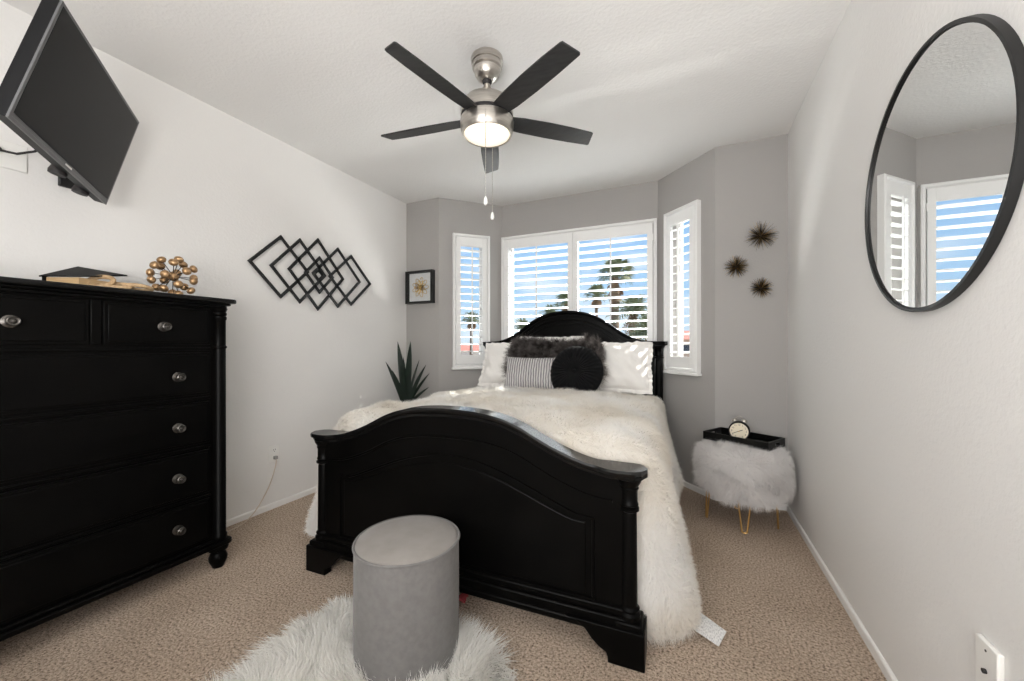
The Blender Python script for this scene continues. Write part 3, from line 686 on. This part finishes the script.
def turned_post(par, x, y, z0, z1, rings, r=.031):
    prof = [(.0, z0), (r+.012, z0), (r+.012, z0+.02), (r+.004, z0+.03), (r+.008, z0+.04), (r, z0+.05)]
    for rz in rings: prof += [(r-.003, rz-.02), (r-.005, rz-.013), (r+.006, rz-.007), (r+.006, rz+.003), (r-.006, rz+.008), (r+.003, rz+.013), (r+.003, rz+.019), (r, rz+.024)]
    prof += [(r, z1-.045), (r+.005, z1-.035), (r+.001, z1-.03), (r+.012, z1-.012), (r+.016, z1), (0, z1)]
    return MB().lathe(prof, 28, Matrix.Translation((x, y, 0))).build('post', 'black_wood', par, angle=32)
for s_ in (-1, 1):
    turned_post(fb, s_*.795, .03, .155, .688, [.575])
    mb = MB(); mb.box(s_*.795-.05, s_*.795+.05, -.022, .082, .02, .158); b_ = mb.build('plinth', 'black_wood', fb, bevel=.006)
    o1 = s_*.856; pl = [(o1, 0), (o1, .135), (s_*.56, .135), (s_*.60, .128), (s_*.635, .105), (s_*.66, .075), (s_*.69, .050), (s_*.715, .038), (s_*.722, .02), (s_*.722, 0)]
    MB().prism(pl, -.032, .012, XZ).box(min(o1, s_*.82), max(o1, s_*.82), .0, .10, 0, .135).build('bracket_foot', 'black_wood', fb, bevel=.004)
# headboard
hb = bpy.data.objects.new('headboard', None); col.objects.link(hb); hb.parent = bed; HY = 2.12
top = curve_pts(HT, -.80, .80, 60, -.02)
MB().prism([(-.80, .35), (.80, .35)]+top[::-1], HY+.02, HY+.06, XZ).build('panel', 'black_wood', hb, smooth=False)
cap_rail(HT, .905, HY+.035, .046, .042).build('cap_rail', 'black_wood', hb, angle=28)
hin = [(x, smooth_interp(x, HT)-.085) for x in [-.66+1.32*i/50 for i in range(51)]]
strip(hin, HY+.02, -.007, .007, .010).build('arch_bead', 'black_wood', hb, angle=20)
hin = [(x, smooth_interp(x, HT)-.125) for x in [-.62+1.24*i/50 for i in range(51)]]
strip(hin, HY+.02, -.005, .005, .006).build('inner_bead', 'black_wood', hb, angle=20)
for s_ in (-1, 1):
    turned_post(hb, s_*.835, HY+.03, .30, 1.195, [.62, 1.09], .034)
    MB().box(s_*.835-.05, s_*.835+.05, HY-.02, HY+.08, 0, .30).build('leg', 'black_wood', hb, bevel=.005)
    MB().box(s_*.775-.015, s_*.775+.015, .06, HY+.02, .18, .38).build('side_rail', 'black_wood', bed, bevel=.004)
mb = MB()
mb.box(-.755, .755, .085, HY-.005, .32, .48); mb.build('box_spring', 'mattress_cloth', bed, bevel=.03, bseg=3)
MB().box(-.745, .745, .12, HY-.01, .48, .71).build('mattress', 'mattress_cloth', bed, bevel=.05, bseg=4)

# ------------------------------------------------------------------ duvet
def gauss(y, c, s_): return math.exp(-((y-c)/s_)**2)
def duvet_point(s_, y):
    a_ = abs(s_); right = s_ > 0
    tx = [(0, 0), (.42, .72), (.48, .82), (.54, .885), (.60, .915), (.68, .93), (.84, .955), (1.0, .965)]
    tz = [(0, .835), (.30, .825), (.42, .80), (.48, .775), (.54, .715), (.60, .63), (.68, .50), (.84, .25), (1.0, .05)]
    x = smooth_interp(a_, tx); z = smooth_interp(a_, tz)
    dr_ = max(0, (a_-.5)/.5)
    if right:
        x -= .045*max(0, min(1, (y-.5)/.5))*min(1, max(0, (a_-.48)/.1))
        x += dr_**2*.13*gauss(y, .36, .25)+dr_*(.085*gauss(y, 1.32, .28)+.03*gauss(y, 1.8, .2))-dr_**.7*.085*gauss(y, .80, .13)
        x += .018*dr_*math.sin(y*17+1.0+a_*3)+.012*dr_*math.sin(y*31+2)
        x -= .10*max(0, (a_-.88)/.12)**2
        k_ = math.sqrt(max(0, 1-(1-min(1, (y-.095)/.13))**2))
        if a_ > .46: x = .79+(x-.79)*k_
        hem = -.03+.17*max(0, min(1, (y-.75)/.3))+.03*math.sin(y*9)*(1 if y > .8 else .3)
    else:
        x += dr_**1.2*(.13*gauss(y, .15, .45)+.01); x += .02*dr_*math.sin(y*15+.4+a_*2)+.014*dr_*math.sin(y*29)
        k_ = math.sqrt(max(0, 1-(1-min(1, (y-.095)/(.06+.30*(1-dr_)**2)))**2))
        if a_ > .46: x = .79+(x-.79)*k_
        hem = .03+.05*max(0, min(1, (y-.5)/.6))+.02*math.sin(y*8+1)
    z = z+(hem)*dr_**2
    # puffs and creases on the top
    top_ = 1-dr_
    z += top_*(.010*math.sin(x*9-y*13+1)*math.sin(y*7+x*5)+.012*math.sin(x*6.3+y*4.1+.5)*math.cos(y*5.2-x*3)+.008*math.sin(x*15-y*9)+.005*math.sin(y*27+x*11))
    if y < .22: z -= top_*(.22-y)**2*2.2 if a_ < .55 else 0; 
    if y < .17 and a_ < .6: z -= top_*((.17-y)/.075)**2*.15
    if y > 1.55: z -= top_*min(.035, (y-1.55)*.12)
    return ((x if right else -x), y, max(z, .012))
nu, nv = 161, 110; V = []
for j in range(nv):
    for i in range(nu): V.append(duvet_point(-1+2*i/(nu-1), .095+(2.03-.095)*(j/(nv-1))**1.35))
dv = fur_object('duvet', V, grid_faces(nu, nv), 'fur_cream', 250000, .027, .0020, seed=3, droop=.45, spread=1.2, wave=.6, wfreq=18, lean=(0, -.15, 0), matrix=BM, clump=20)
tag(dv, 'cream fluffy faux fur duvet spread over the bed and hanging to the carpet', 'duvet')
tg = [(1.045, .389), (1.156, .302), (1.117, .200), (1.015, .262)]
mb = MB(); vs = []
for k, zz in ((0, .012), (1, .0135)):
    for (x, y) in tg: vs.append((x, y, zz))
vs[0] = (vs[0][0], vs[0][1], .022); vs[4] = (vs[4][0], vs[4][1], .0235); vs[3] = (vs[3][0], vs[3][1], .02); vs[7] = (vs[7][0], vs[7][1], .0215)
mb.add(vs, [(0, 3, 2, 1), (4, 5, 6, 7), (0, 1, 5, 4), (1, 2, 6, 5), (2, 3, 7, 6), (3, 0, 4, 7)]); t_ = mb.build('care_tag', 'tag_print', dv, smooth=False); t_['label'] = 'white printed care tag'

# ------------------------------------------------------------------ pillows
def cushion(wd, ht, tk, nx=36, nz=28, seed=0, wr=.008, pinch=.06, flange=0):
    rng = random.Random(seed); ph = [rng.random()*6 for _ in range(8)]; V = []; F = []
    def P(u, v, side):
        pu = 1-pinch*(1-abs(v)**2)*abs(u)**3*1.0 if True else 1; pv = 1-pinch*(1-abs(u)**2)*abs(v)**3
        x = u*wd/2*pu; z = v*ht/2*pv
        t = max(0, (1-abs(u)**2.6))*max(0, (1-abs(v)**2.6)); y = side*tk/2*t**.55
        if t > 0: y += side*wr*math.sin(u*7+ph[0]+v*3)*math.cos(v*8+ph[1]-u*2)*t**.3+side*wr*.5*math.sin(u*17+v*9+ph[2])*t**.3
        return (x, -y, z)
    for side in (1, -1):
        k = len(V)
        for j in range(nz+1):
            for i in range(nx+1): V.append(P(-1+2*i/nx, -1+2*j/nz, side))
        for j in range(nz):
            for i in range(nx):
                a_ = k+j*(nx+1)+i; q = (a_, a_+1, a_+nx+2, a_+nx+1); F.append(q if side == 1 else q[::-1])
    return V, F
def ruffle(wd, ht, fl_, seed=0, pinch=.06):    # ruffled flange round a pillow edge
    V = []; F = []; n = 260; rng = random.Random(seed); ph = rng.random()*6
    for i in range(n):
        t = 4*i/n; k = int(t); f = t-k; u, v = [(-1+2*f, -1), (1, -1+2*f), (1-2*f, 1), (-1, 1-2*f)][k]
        pu = 1-pinch*(1-abs(v)**2)*abs(u)**3; pv = 1-pinch*(1-abs(u)**2)*abs(v)**3
        bx, bz = u*wd/2*pu*.985, v*ht/2*pv*.985; nrm_ = Vector((u**5, v**5)).normalized()
        for m_, q in enumerate((0, .4, .75, 1.0)):
            am = q*.008*math.sin(i*2*PI/9+ph)+q*.004*math.sin(i*2*PI/5.3); fl2 = fl_*(1+.07*math.sin(i*.9)+.10*math.sin(i*.23+ph))
            V.append((bx+nrm_.x*fl2*q, am, bz+nrm_.y*fl2*q))
    for i in range(n):
        for m_ in range(3): a_ = i*4+m_; b_ = ((i+1) % n)*4+m_; F.append((a_, b_, b_+1, a_+1))
    return V, F
def place(x, y, z, lean, yaw=0, roll=0): return BM @ Matrix.Translation((x, y, z)) @ eul(yaw, lean, roll)
def mesh_obj(name, V, F, mat, M=None, parent=None, fixn=False):
    mb = MB(); mb.v = [tuple(v) for v in V]; mb.f = F; return mb.build(name, mat, parent, matrix=M, angle=75, fixn=fixn)
def soft_pillow(M, wd, ht, tk, seed, label, ruf=.035):
    V, F = cushion(wd, ht, tk, seed=seed, wr=.010, nx=44, nz=32)
    o = mesh_obj('bed_pillow', V, F, 'cotton', M); 
    if ruf:
        V, F = ruffle(wd, ht, ruf, seed); r = mesh_obj('ruffled_edge', V, F, 'cotton'); r.parent = o
    return tag(o, label, 'pillow', 'white pillows at the headboard')
soft_pillow(place(.455, 1.87, 1.015, -20, 2, 0), .64, .40, .17, 1, 'white ruffled pillow against the right half of the headboard, sun stripes on it')
soft_pillow(place(-.44, 1.87, 1.015, -22, -4, 0), .64, .40, .17, 2, 'white ruffled pillow against the left half of the headboard')
soft_pillow(place(-.13, 2.02, 1.075, -12, 0, 0), .62, .40, .13, 3, 'white pillow standing behind the charcoal fur cushion, only its top showing', ruf=.02)
V, F = cushion(.81, .34, .17, seed=5, wr=.006)
o = fur_object('fur_cushion', V, F, 'fur_charcoal', 36000, .080, .0024, seed=7, droop=.35, spread=1.2, wave=.6, wfreq=22, matrix=place(.0, 1.70, 1.055, -20, 0, 1), clump=26)
tag(o, 'long shaggy charcoal fur cushion in front of the white pillows', 'cushion')
V, F = cushion(.50, .285, .13, seed=8, wr=.004)
o = mesh_obj('striped_cushion', V, F, 'striped_silver', place(-.125, 1.53, .965, -18, 4, 0)); tag(o, 'silver grey cushion with fine vertical ribs, left of the round black one', 'cushion')
# round pleated cushion
RCM = place(.243, 1.50, .985, -16, -3, 0); V = []; F = []; nr, na = 14, 144; RR = .215
for side in (1, -1):
    k0 = len(V)
    for j in range(nr+1):
        r_ = j/nr
        for i in range(na):
            t = 2*PI*i/na; h_ = .068*(1-r_**3.2)**.5*(1-.45*math.exp(-(r_/.16)**2)); pl_ = .0055*math.sin(i*2*PI/4*1.0)*min(1, r_*2.2)*(1-r_**6)*(-1)
            V.append((RR*r_*math.cos(t), -side*(h_+(.004*math.cos(36*t))*min(1, r_*2)), RR*r_*math.sin(t)))
    for j in range(nr):
        for i in range(na):
            i2 = (i+1) % na; a_ = k0+j*na+i; q = (a_, k0+j*na+i2, k0+(j+1)*na+i2, k0+(j+1)*na+i); F.append(q if side == -1 else q[::-1])
rc = mesh_obj('round_cushion', V, F, 'velvet_black', RCM, fixn=True); tag(rc, 'round pleated black velvet cushion with a center button, front of the pile', 'cushion')
b_ = MB().sphere((0, -.052, 0), .017, 16, 10, (1, .6, 1)).build('button', 'velvet_black', rc)

# ------------------------------------------------------------------ ottoman and rug
ot = thing('ottoman', (-.980, 1.20, .028), 0, 'grey cylindrical upholstered ottoman standing on the white fur rug', 'ottoman')
ro, ho = .194, .430
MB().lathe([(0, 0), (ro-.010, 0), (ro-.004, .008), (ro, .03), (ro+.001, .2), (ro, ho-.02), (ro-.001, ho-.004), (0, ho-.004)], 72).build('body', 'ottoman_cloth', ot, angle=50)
pf = [(ro-.003, ho-.006), (ro-.006, ho+.004), (ro-.02, ho+.010), (ro-.06, ho+.018), (ro-.12, ho+.023), (0, ho+.026)]
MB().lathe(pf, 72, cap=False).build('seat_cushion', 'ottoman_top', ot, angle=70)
MB().tube([(ro*math.cos(t), ro*math.sin(t), ho) for t in [2*PI*i/72 for i in range(72)]], .0052, 8, closed=True).build('piping', 'ottoman_cloth', ot)
# rug: sheepskin outline
random.seed(3); V = []; F = []; na, nr = 96, 14; RC = (-.965, .945)
for j in range(nr+1):
    for i in range(na):
        t = 2*PI*i/na; rad = .50+.045*math.sin(3*t+.6)+.03*math.sin(5*t+2)+.015*math.sin(9*t)
        dx, dy = rad*1.08*math.cos(t)*j/nr, rad*.92*math.sin(t)*j/nr
        V.append((dx, dy, .004+.014*(1-(j/nr)**4)))
F = grid_faces(na, nr+1, True)
F = [q[::-1] for q in F]
rug = fur_object('fur_rug', V, F, 'fur_white', 60000, .075, .0030, seed=11, droop=.62, spread=1.2, wave=.75, wfreq=9, matrix=Matrix.Translation((RC[0], RC[1], 0)), clump=30, lvar=.25)
tag(rug, 'white shaggy sheepskin style rug on the carpet under the ottoman', 'rug')
# scrap of red cloth under the bed's footboard
mb = MB(); rng = random.Random(2); V = []; F = []
for j in range(7):
    for i in range(9): V.append((-.05+.1*i/8, -.02+.04*j/6+.008*math.sin(i), .012+.010*math.sin(i*1.3+j)+.006*math.cos(j*2.1)+.008))
o = mesh_obj('red_cloth_scrap', V, grid_faces(9, 7), 'red_cloth', Matrix.Translation((-.99, 1.56, 0))); tag(o, 'small crumpled red cloth on the carpet under the footboard', 'cloth')
o.modifiers.new('solid', 'SOLIDIFY').thickness = .003

# ------------------------------------------------------------------ fur stool
SX, SY = .335, 3.075
st = thing('fur_stool', (SX, SY, 0), 0, 'round white fur stool on gold hairpin legs in the corner', 'stool')
V = []; na = 72; prof = [(.0, .235), (.18, .235), (.242, .242), (.255, .27), (.259, .34), (.258, .44), (.246, .475), (.20, .492), (.10, .497), (0.001, .498)]; pr2 = []
for a_, b_ in zip(prof[:-1], prof[1:]):
    for k in range(4): pr2.append((a_[0]+(b_[0]-a_[0])*k/4, a_[1]+(b_[1]-a_[1])*k/4))
pr2.append(prof[-1])
for r_, z in pr2:
    for i in range(na): t = 2*PI*i/na; V.append((max(r_, .001)*math.cos(t), max(r_, .001)*math.sin(t), z))
o = fur_object('seat', V, grid_faces(na, len(pr2), True), 'fur_stool', 60000, .046, .0019, seed=21, droop=.7, spread=.8, wave=.5, wfreq=12, parent=st, clump=22)
for i, ang in enumerate((-92, 205, -12, 92)):
    t = R(ang); d = Vector((math.cos(t), math.sin(t), 0)); p = Vector((-d.y, d.x, 0)); b0 = d*.195
    if i == 1: d = Vector((-.93, -.20, 0)).normalized(); b0 = d*.21; p = Vector((-d.y, d.x, 0))
    foot = b0*1.06+Vector((0, 0, .004)); t1 = b0+p*.040+Vector((0, 0, .242)); t2 = b0-p*.040+Vector((0, 0, .242))
    mb = MB(); mb.tube([t1, foot+p*.014+Vector((0, 0, .004)), foot+p*.006, foot-p*.006, foot-p*.014+Vector((0, 0, .004)), t2], .0052, 10)
    mb.build('leg', 'brass_leg', st)
# tray on the stool
TZ = .520; ty = thing('serving_tray', (.348, 3.150, TZ), R(-31), 'black rectangular tray with handle slots on top of the fur stool', 'tray')
tw, td, thh = .215, .125, .056
mb = MB(); mb.box(-tw, tw, -td, td, 0, .008).box(-tw, tw, -td, -td+.010, .008, thh).box(-tw, tw, td-.010, td, .008, thh); mb.build('base', 'black_top', ty, smooth=False, bevel=.0015)
for s_ in (-1, 1):
    x0, x1 = sorted((s_*tw, s_*(tw-.010))); mb = MB(); a_, b_ = -td+.010, td-.010
    mb.box(x0, x1, a_, b_, .008, .020).box(x0, x1, a_, b_, .038, thh).box(x0, x1, a_, -.035, .020, .038).box(x0, x1, .035, b_, .020, .038)
    mb.build('handle_end', 'tv_plastic', ty, smooth=False)
# alarm clock on the tray
ac = thing('alarm_clock', (.328, 3.150, TZ+.008), R(-2), 'round alarm clock with cream face and twin bells standing on the tray', 'clock', rot=(0, 0, R(-10)))
CZ = .072; Mc = Matrix.Translation((0, 0, CZ)) @ Matrix.Rotation(R(90), 4, 'X')
MB().lathe([(0, -.032), (.048, -.032), (.062, -.026), (.066, -.01), (.066, .022), (.062, .028), (.058, .030), (.056, .024), (0, .024)], 48, Mc).build('case', 'tv_plastic', ac, angle=40)
fc = MB().lathe([(0, .0235), (.0575, .0235), (.0575, .0262), (0, .0262)], 48, Mc).build('face', 'clock_face', ac)
mb = MB()
for h in range(1, 13):
    v_, f_ = text_verts(str(h), .017); t = R(90-30*h); Mt = Matrix.Translation((math.cos(t)*.044, -.0266, CZ+math.sin(t)*.044)) @ Matrix.Rotation(R(90), 4, 'X'); mb.add(v_, f_, Mt)
mb.build('numerals', 'dark_hole', fc, smooth=False)
def hand(ang, ln, wd):
    t = R(90-ang); Mt = Matrix.Translation((0, -.0272, CZ)) @ Matrix.Rotation(-t, 4, 'Y')
    return MB().box(-.008, ln, -.0008, .0008, -wd, wd, Mt)
hand(245, .036, .0016).build('minute_hand', 'dark_hole', ac, smooth=False); hand(65, .024, .0022).build('hour_hand', 'dark_hole', ac, smooth=False)
MB().lathe([(0, .027), (.004, .027), (.004, .0295), (0, .0295)], 14, Mc).build('hand_hub', 'gold', ac)
for s_ in (-1, 1):
    Mb = Matrix.Translation((s_*.028, 0, CZ+.066)) @ Matrix.Rotation(R(22*s_), 4, 'Y')
    MB().lathe([(.019, 0), (.018, .008), (.012, .015), (0, .018)], 20, Mb, cap=True).build('bell', 'nickel', ac)
    MB().tube([(s_*.030, 0, CZ-.055), (s_*.042, 0, -.0+.001)], [.004, .003], 8).build('foot', 'pewter', ac)
MB().tube([(.022*math.cos(t), 0, CZ+.078+.024*math.sin(t)) for t in [PI*i/12 for i in range(13)]], .002, 8).build('carry_handle', 'nickel', ac)

# ------------------------------------------------------------------ snake plant behind the bed
pt = thing('potted_plant', (-2.50, 3.03, 0), 0, 'dark green spiky plant in a tall dark pot in the left back corner', 'plant')
MB().lathe([(0, 0), (.085, 0), (.09, .02), (.115, .60), (.120, .62), (.120, .64), (.108, .64), (.106, .60), (0, .60)], 36).build('pot', 'pot', pt)
MB().lathe([(0, .595), (.106, .595), (.10, .605), (0, .612)], 24).build('soil', 'soil', pt)
def leaf(base, tip, wd, sag=.02, roll=0):
    base = Vector(base); tip = Vector(tip); d = tip-base; n = 14; toc = Vector((2.5, -3.0, 0)).normalized(); side = d.cross(toc).normalized(); side = (side+toc*roll).normalized(); nrm_ = d.cross(side).normalized()
    vs = []; fs = []
    for i in range(n+1):
        t = i/n; c = base+d*t+Vector((d.x, d.y, 0))*.35*(t*t-t); w_ = wd*(.55+.9*t-.2*t*t)*(1-t**2.6)+.0008
        for (u, v_) in ((-1, .0), (-.5, -.22), (0, -.34), (.5, -.22), (1, 0), (0, -.14)): vs.append(c+side*u*w_-nrm_*v_*w_)
    for i in range(n):
        for k in range(6): k2 = (k+1) % 6; fs.append((i*6+k, i*6+k2, (i+1)*6+k2, (i+1)*6+k))
    fs += [tuple(range(6)), tuple(range(n*6, n*6+6))]
    return MB().add(vs, fs)
EX = Vector((.91, .41, 0))    # across the view
def lf(u0, du, h_, wd, dep=0, roll=0):
    b0 = EX*u0*.6+Vector((0, 0, .60)); t0 = EX*du+Vector((-.41*dep, .91*dep, .66+h_)); leaf(b0, t0, wd, roll=roll).build('leaf', 'leaf', pt, angle=40)
for p in [(-.01, -.085, .575, .038, .02, .2), (.015, .05, .575, .038, -.01, -.2), (-.03, -.19, .38, .024, -.02, .1), (.02, .125, .395, .014, .03, 0), (.03, .205, .35, .022, -.03, .3), (.035, .225, .265, .018, .03, -.3), (.03, .225, .13, .016, 0, .2),
          (-.02, -.115, .30, .026, -.06, -.2), (-.03, -.14, .20, .014, .04, 0), (0, -.03, .36, .026, -.08, .1), (0, .03, .34, .024, .09, .4), (-.01, -.05, .42, .024, .10, -.1)]: lf(*p)

# ------------------------------------------------------------------ outside
GZ = -3.2
MB().box(-120, 160, 4.6, 260, GZ-.1, GZ).build('ground', 'ground_pale', smooth=False)['kind'] = 'structure'
rng = random.Random(9); vs = []; fs = []; n = 60
for i in range(n+1):
    t = i/n; ang = R(30+130*t); h_ = 7+3*math.sin(t*9)+2*math.sin(t*23+1)+1.2*math.sin(t*51)
    for r_, z in ((150, GZ), (170, GZ+h_), (230, GZ)): vs.append((r_*math.cos(ang), r_*math.sin(ang), z))
for i in range(n):
    for k in (0, 1): fs.append((i*3+k, i*3+k+1, i*3+k+4, i*3+k+3))
MB().add(vs, fs).build('hills', 'hill')['kind'] = 'structure'
def palm(x, y, top, R_, label, skirt=1.5, nf=34, tr=.22, seed=1, kind='fan'):
    rng = random.Random(seed); t = thing('palm_tree', (x, y, GZ), 0, label, 'palm tree', 'palm trees outside the windows'); H_ = top-GZ
    pts = [(math.sin(k/6*1.2)*.15, 0, H_*k/8) for k in range(9)]
    MB().tube(pts, [tr*(1.35-.5*k/8) for k in range(9)], 12).build('trunk', 'palm_trunk', t)
    c = Vector((pts[-1][0], 0, H_))
    def frond(mb, el, az, ln, wd, droop):
        d = Vector((math.cos(el)*math.cos(az), math.cos(el)*math.sin(az), math.sin(el))); sd = d.cross(Vector((0, 0, 1)))
        sd = sd.normalized() if sd.length > .01 else Vector((1, 0, 0)); up = sd.cross(d)
        stem = ln*.45; mb.tube([c, c+d*stem], .03, 4)
        hub = c+d*stem
        nl = 13 if kind == 'fan' else 18
        for k in range(nl):
            if kind == 'fan':
                a_ = -1.25+2.5*k/(nl-1); dd = (d*math.cos(a_)+sd*math.sin(a_)); L_ = ln*.6*(1-.2*abs(a_)); b0 = hub; w_ = wd
            else:
                q = k//2/(nl/2); a_ = (1 if k % 2 else -1)*.9; b0 = c+d*ln*q+Vector((0, 0, -droop*ln*q*q)); dd = d*math.cos(a_)+sd*math.sin(a_); L_ = ln*.42*(1-.5*q); w_ = wd*.7
            m1 = b0+dd*L_*.6; e_ = b0+dd*L_+Vector((0, 0, -L_*droop*rng.uniform(.5, 1.1))); pw = (up if abs(a_) < .0 else dd.cross(up)).normalized()*w_
            i0 = len(mb.v); mb.add([b0, m1+pw+up*.02, e_, m1-pw], [(0, 1, 2, 3)])
    g = MB()
    for i in range(nf):
        az = i*2.39996; el = R(82-100*(i/nf)); frond(g, el, az, R_*rng.uniform(.85, 1.1), R_*.035, .45)
    g.build('crown', 'palm_leaf', t, smooth=False, fixn=False)
    if skirt:
        g = MB()
        for i in range(int(nf*.9)):
            az = i*2.39996; el = R(-35-45*rng.random()); c = Vector((pts[-1][0], 0, H_-skirt*rng.random()*.9)); frond(g, el, az, R_*.55, R_*.035, .5)
        g.build('dead_frond_skirt', 'dead_frond', t, smooth=False, fixn=False)
    return t
YV = Vector((-.4113, .9115)); XV = Vector((.9115, .4113))
def at(lat, dep): p = XV*lat+YV*dep; return p.x, p.y
x, y = at(26*.259, 26); palm(x, y, 1.2+26*.18, 1.4, 'tall thick crowned palm outside the right half of the center window', 1.5, 40, .26, 1)
x, y = at(34*.212, 34); palm(x, y, 1.2+34*.125, 1.25, 'slim smaller palm left of the tall one outside the center window', .4, 26, .14, 2)
x, y = at(22*.305, 22); palm(x, y, 1.2+22*.085, 1.5, 'bushy low palm right of the tall one outside the center window', .9, 36, .2, 3, 'feather')
x, y = at(40*.135, 40); palm(x, y, 1.2+40*.105, 1.5, 'distant palm outside the left half of the center window near its middle', .8, 30, .2, 4)
x, y = at(44*.095, 44); palm(x, y, 1.2+44*.082, 1.5, 'distant low palm farther left outside the center window', .3, 30, .2, 5, 'feather')
x, y = at(36*.025, 36); palm(x, y, 1.2+36*.045, 1.3, 'low palm at the left edge of the center window view', .4, 30, .2, 6, 'feather')
x, y = at(31*-.108, 31); palm(x, y, 1.2+31*.062, .95, 'small palm seen through the left bay window', .3, 26, .12, 7)
x, y = at(19.5*.345, 19.5); palm(x, y, 1.2+19.5*.03, 1.5, 'low spreading palm at the right edge of the center window view', .6, 34, .2, 8, 'feather')
def house(lat, dep, wd, ht, wall, roof, label, rise=1.0, cx=.0):
    x, y = at(lat, dep); t = thing('house', (x, y, GZ), YAW, label, 'house', 'houses outside the windows'); w_ = wd/2; d_ = 4
    MB().box(-w_, w_, -d_, d_, 0, ht).build('wall', wall, t, smooth=False)
    o_ = .5; MB().add([(-w_-o_, -d_-o_, ht), (w_+o_, -d_-o_, ht), (w_+o_, d_+o_, ht), (-w_-o_, d_+o_, ht), (-w_+1.5, 0, ht+rise), (w_-1.5, 0, ht+rise)], [(0, 1, 5, 4), (2, 3, 4, 5), (1, 2, 5), (3, 0, 4), (0, 3, 2, 1)]).build('roof', roof, t, smooth=False)
    k = int(wd//3)
    for i in range(k):
        xc = -w_+(i+.5)*wd/k; MB().box(xc-.6, xc+.6, -d_-.05, -d_+.02, ht-2.0, ht-.8).build('window', 'house_glass', t, smooth=False)
house(-6.6, 60, 8, 3.6, 'stucco_pale', 'roof_tile', 'pale house with a red tiled roof seen through the left bay window', .9)
house(3.0, 66, 6, 4.0, 'stucco_pale', 'roof_grey', 'low pale house with a grey roof outside the left half of the center window', .9)
house(14, 70, 8, 4.4, 'stucco_pale', 'roof_grey', 'long pale house behind the palms outside the center window', 1.1)
house(27, 60, 8, 5.2, 'stucco_tan', 'roof_tile', 'tan house at the right edge of the center window view', 1.4)
house(17.0, 19, 7, 5.6, 'stucco_tan', 'roof_tile', 'tan two storey house seen through the right bay window', 1.2)
x, y = at(3.2, 24)
fe = thing('railing', (x, y, GZ), YAW, 'thin dark metal railing on a pale wall outside the left half of the center window', 'railing')
MB().box(-4, 4.5, -.1, .1, 0, 4.1).build('wall', 'stucco_pale', fe, smooth=False)
mb = MB(); mb.box(-.4, 4.5, -.02, .02, 5.35, 5.4)
for i in range(15): mb.box(-.4+i*.35-.012, -.4+i*.35+.012, -.015, .015, 4.1, 5.36)
mb.build('bars', 'black_metal', fe, smooth=False)
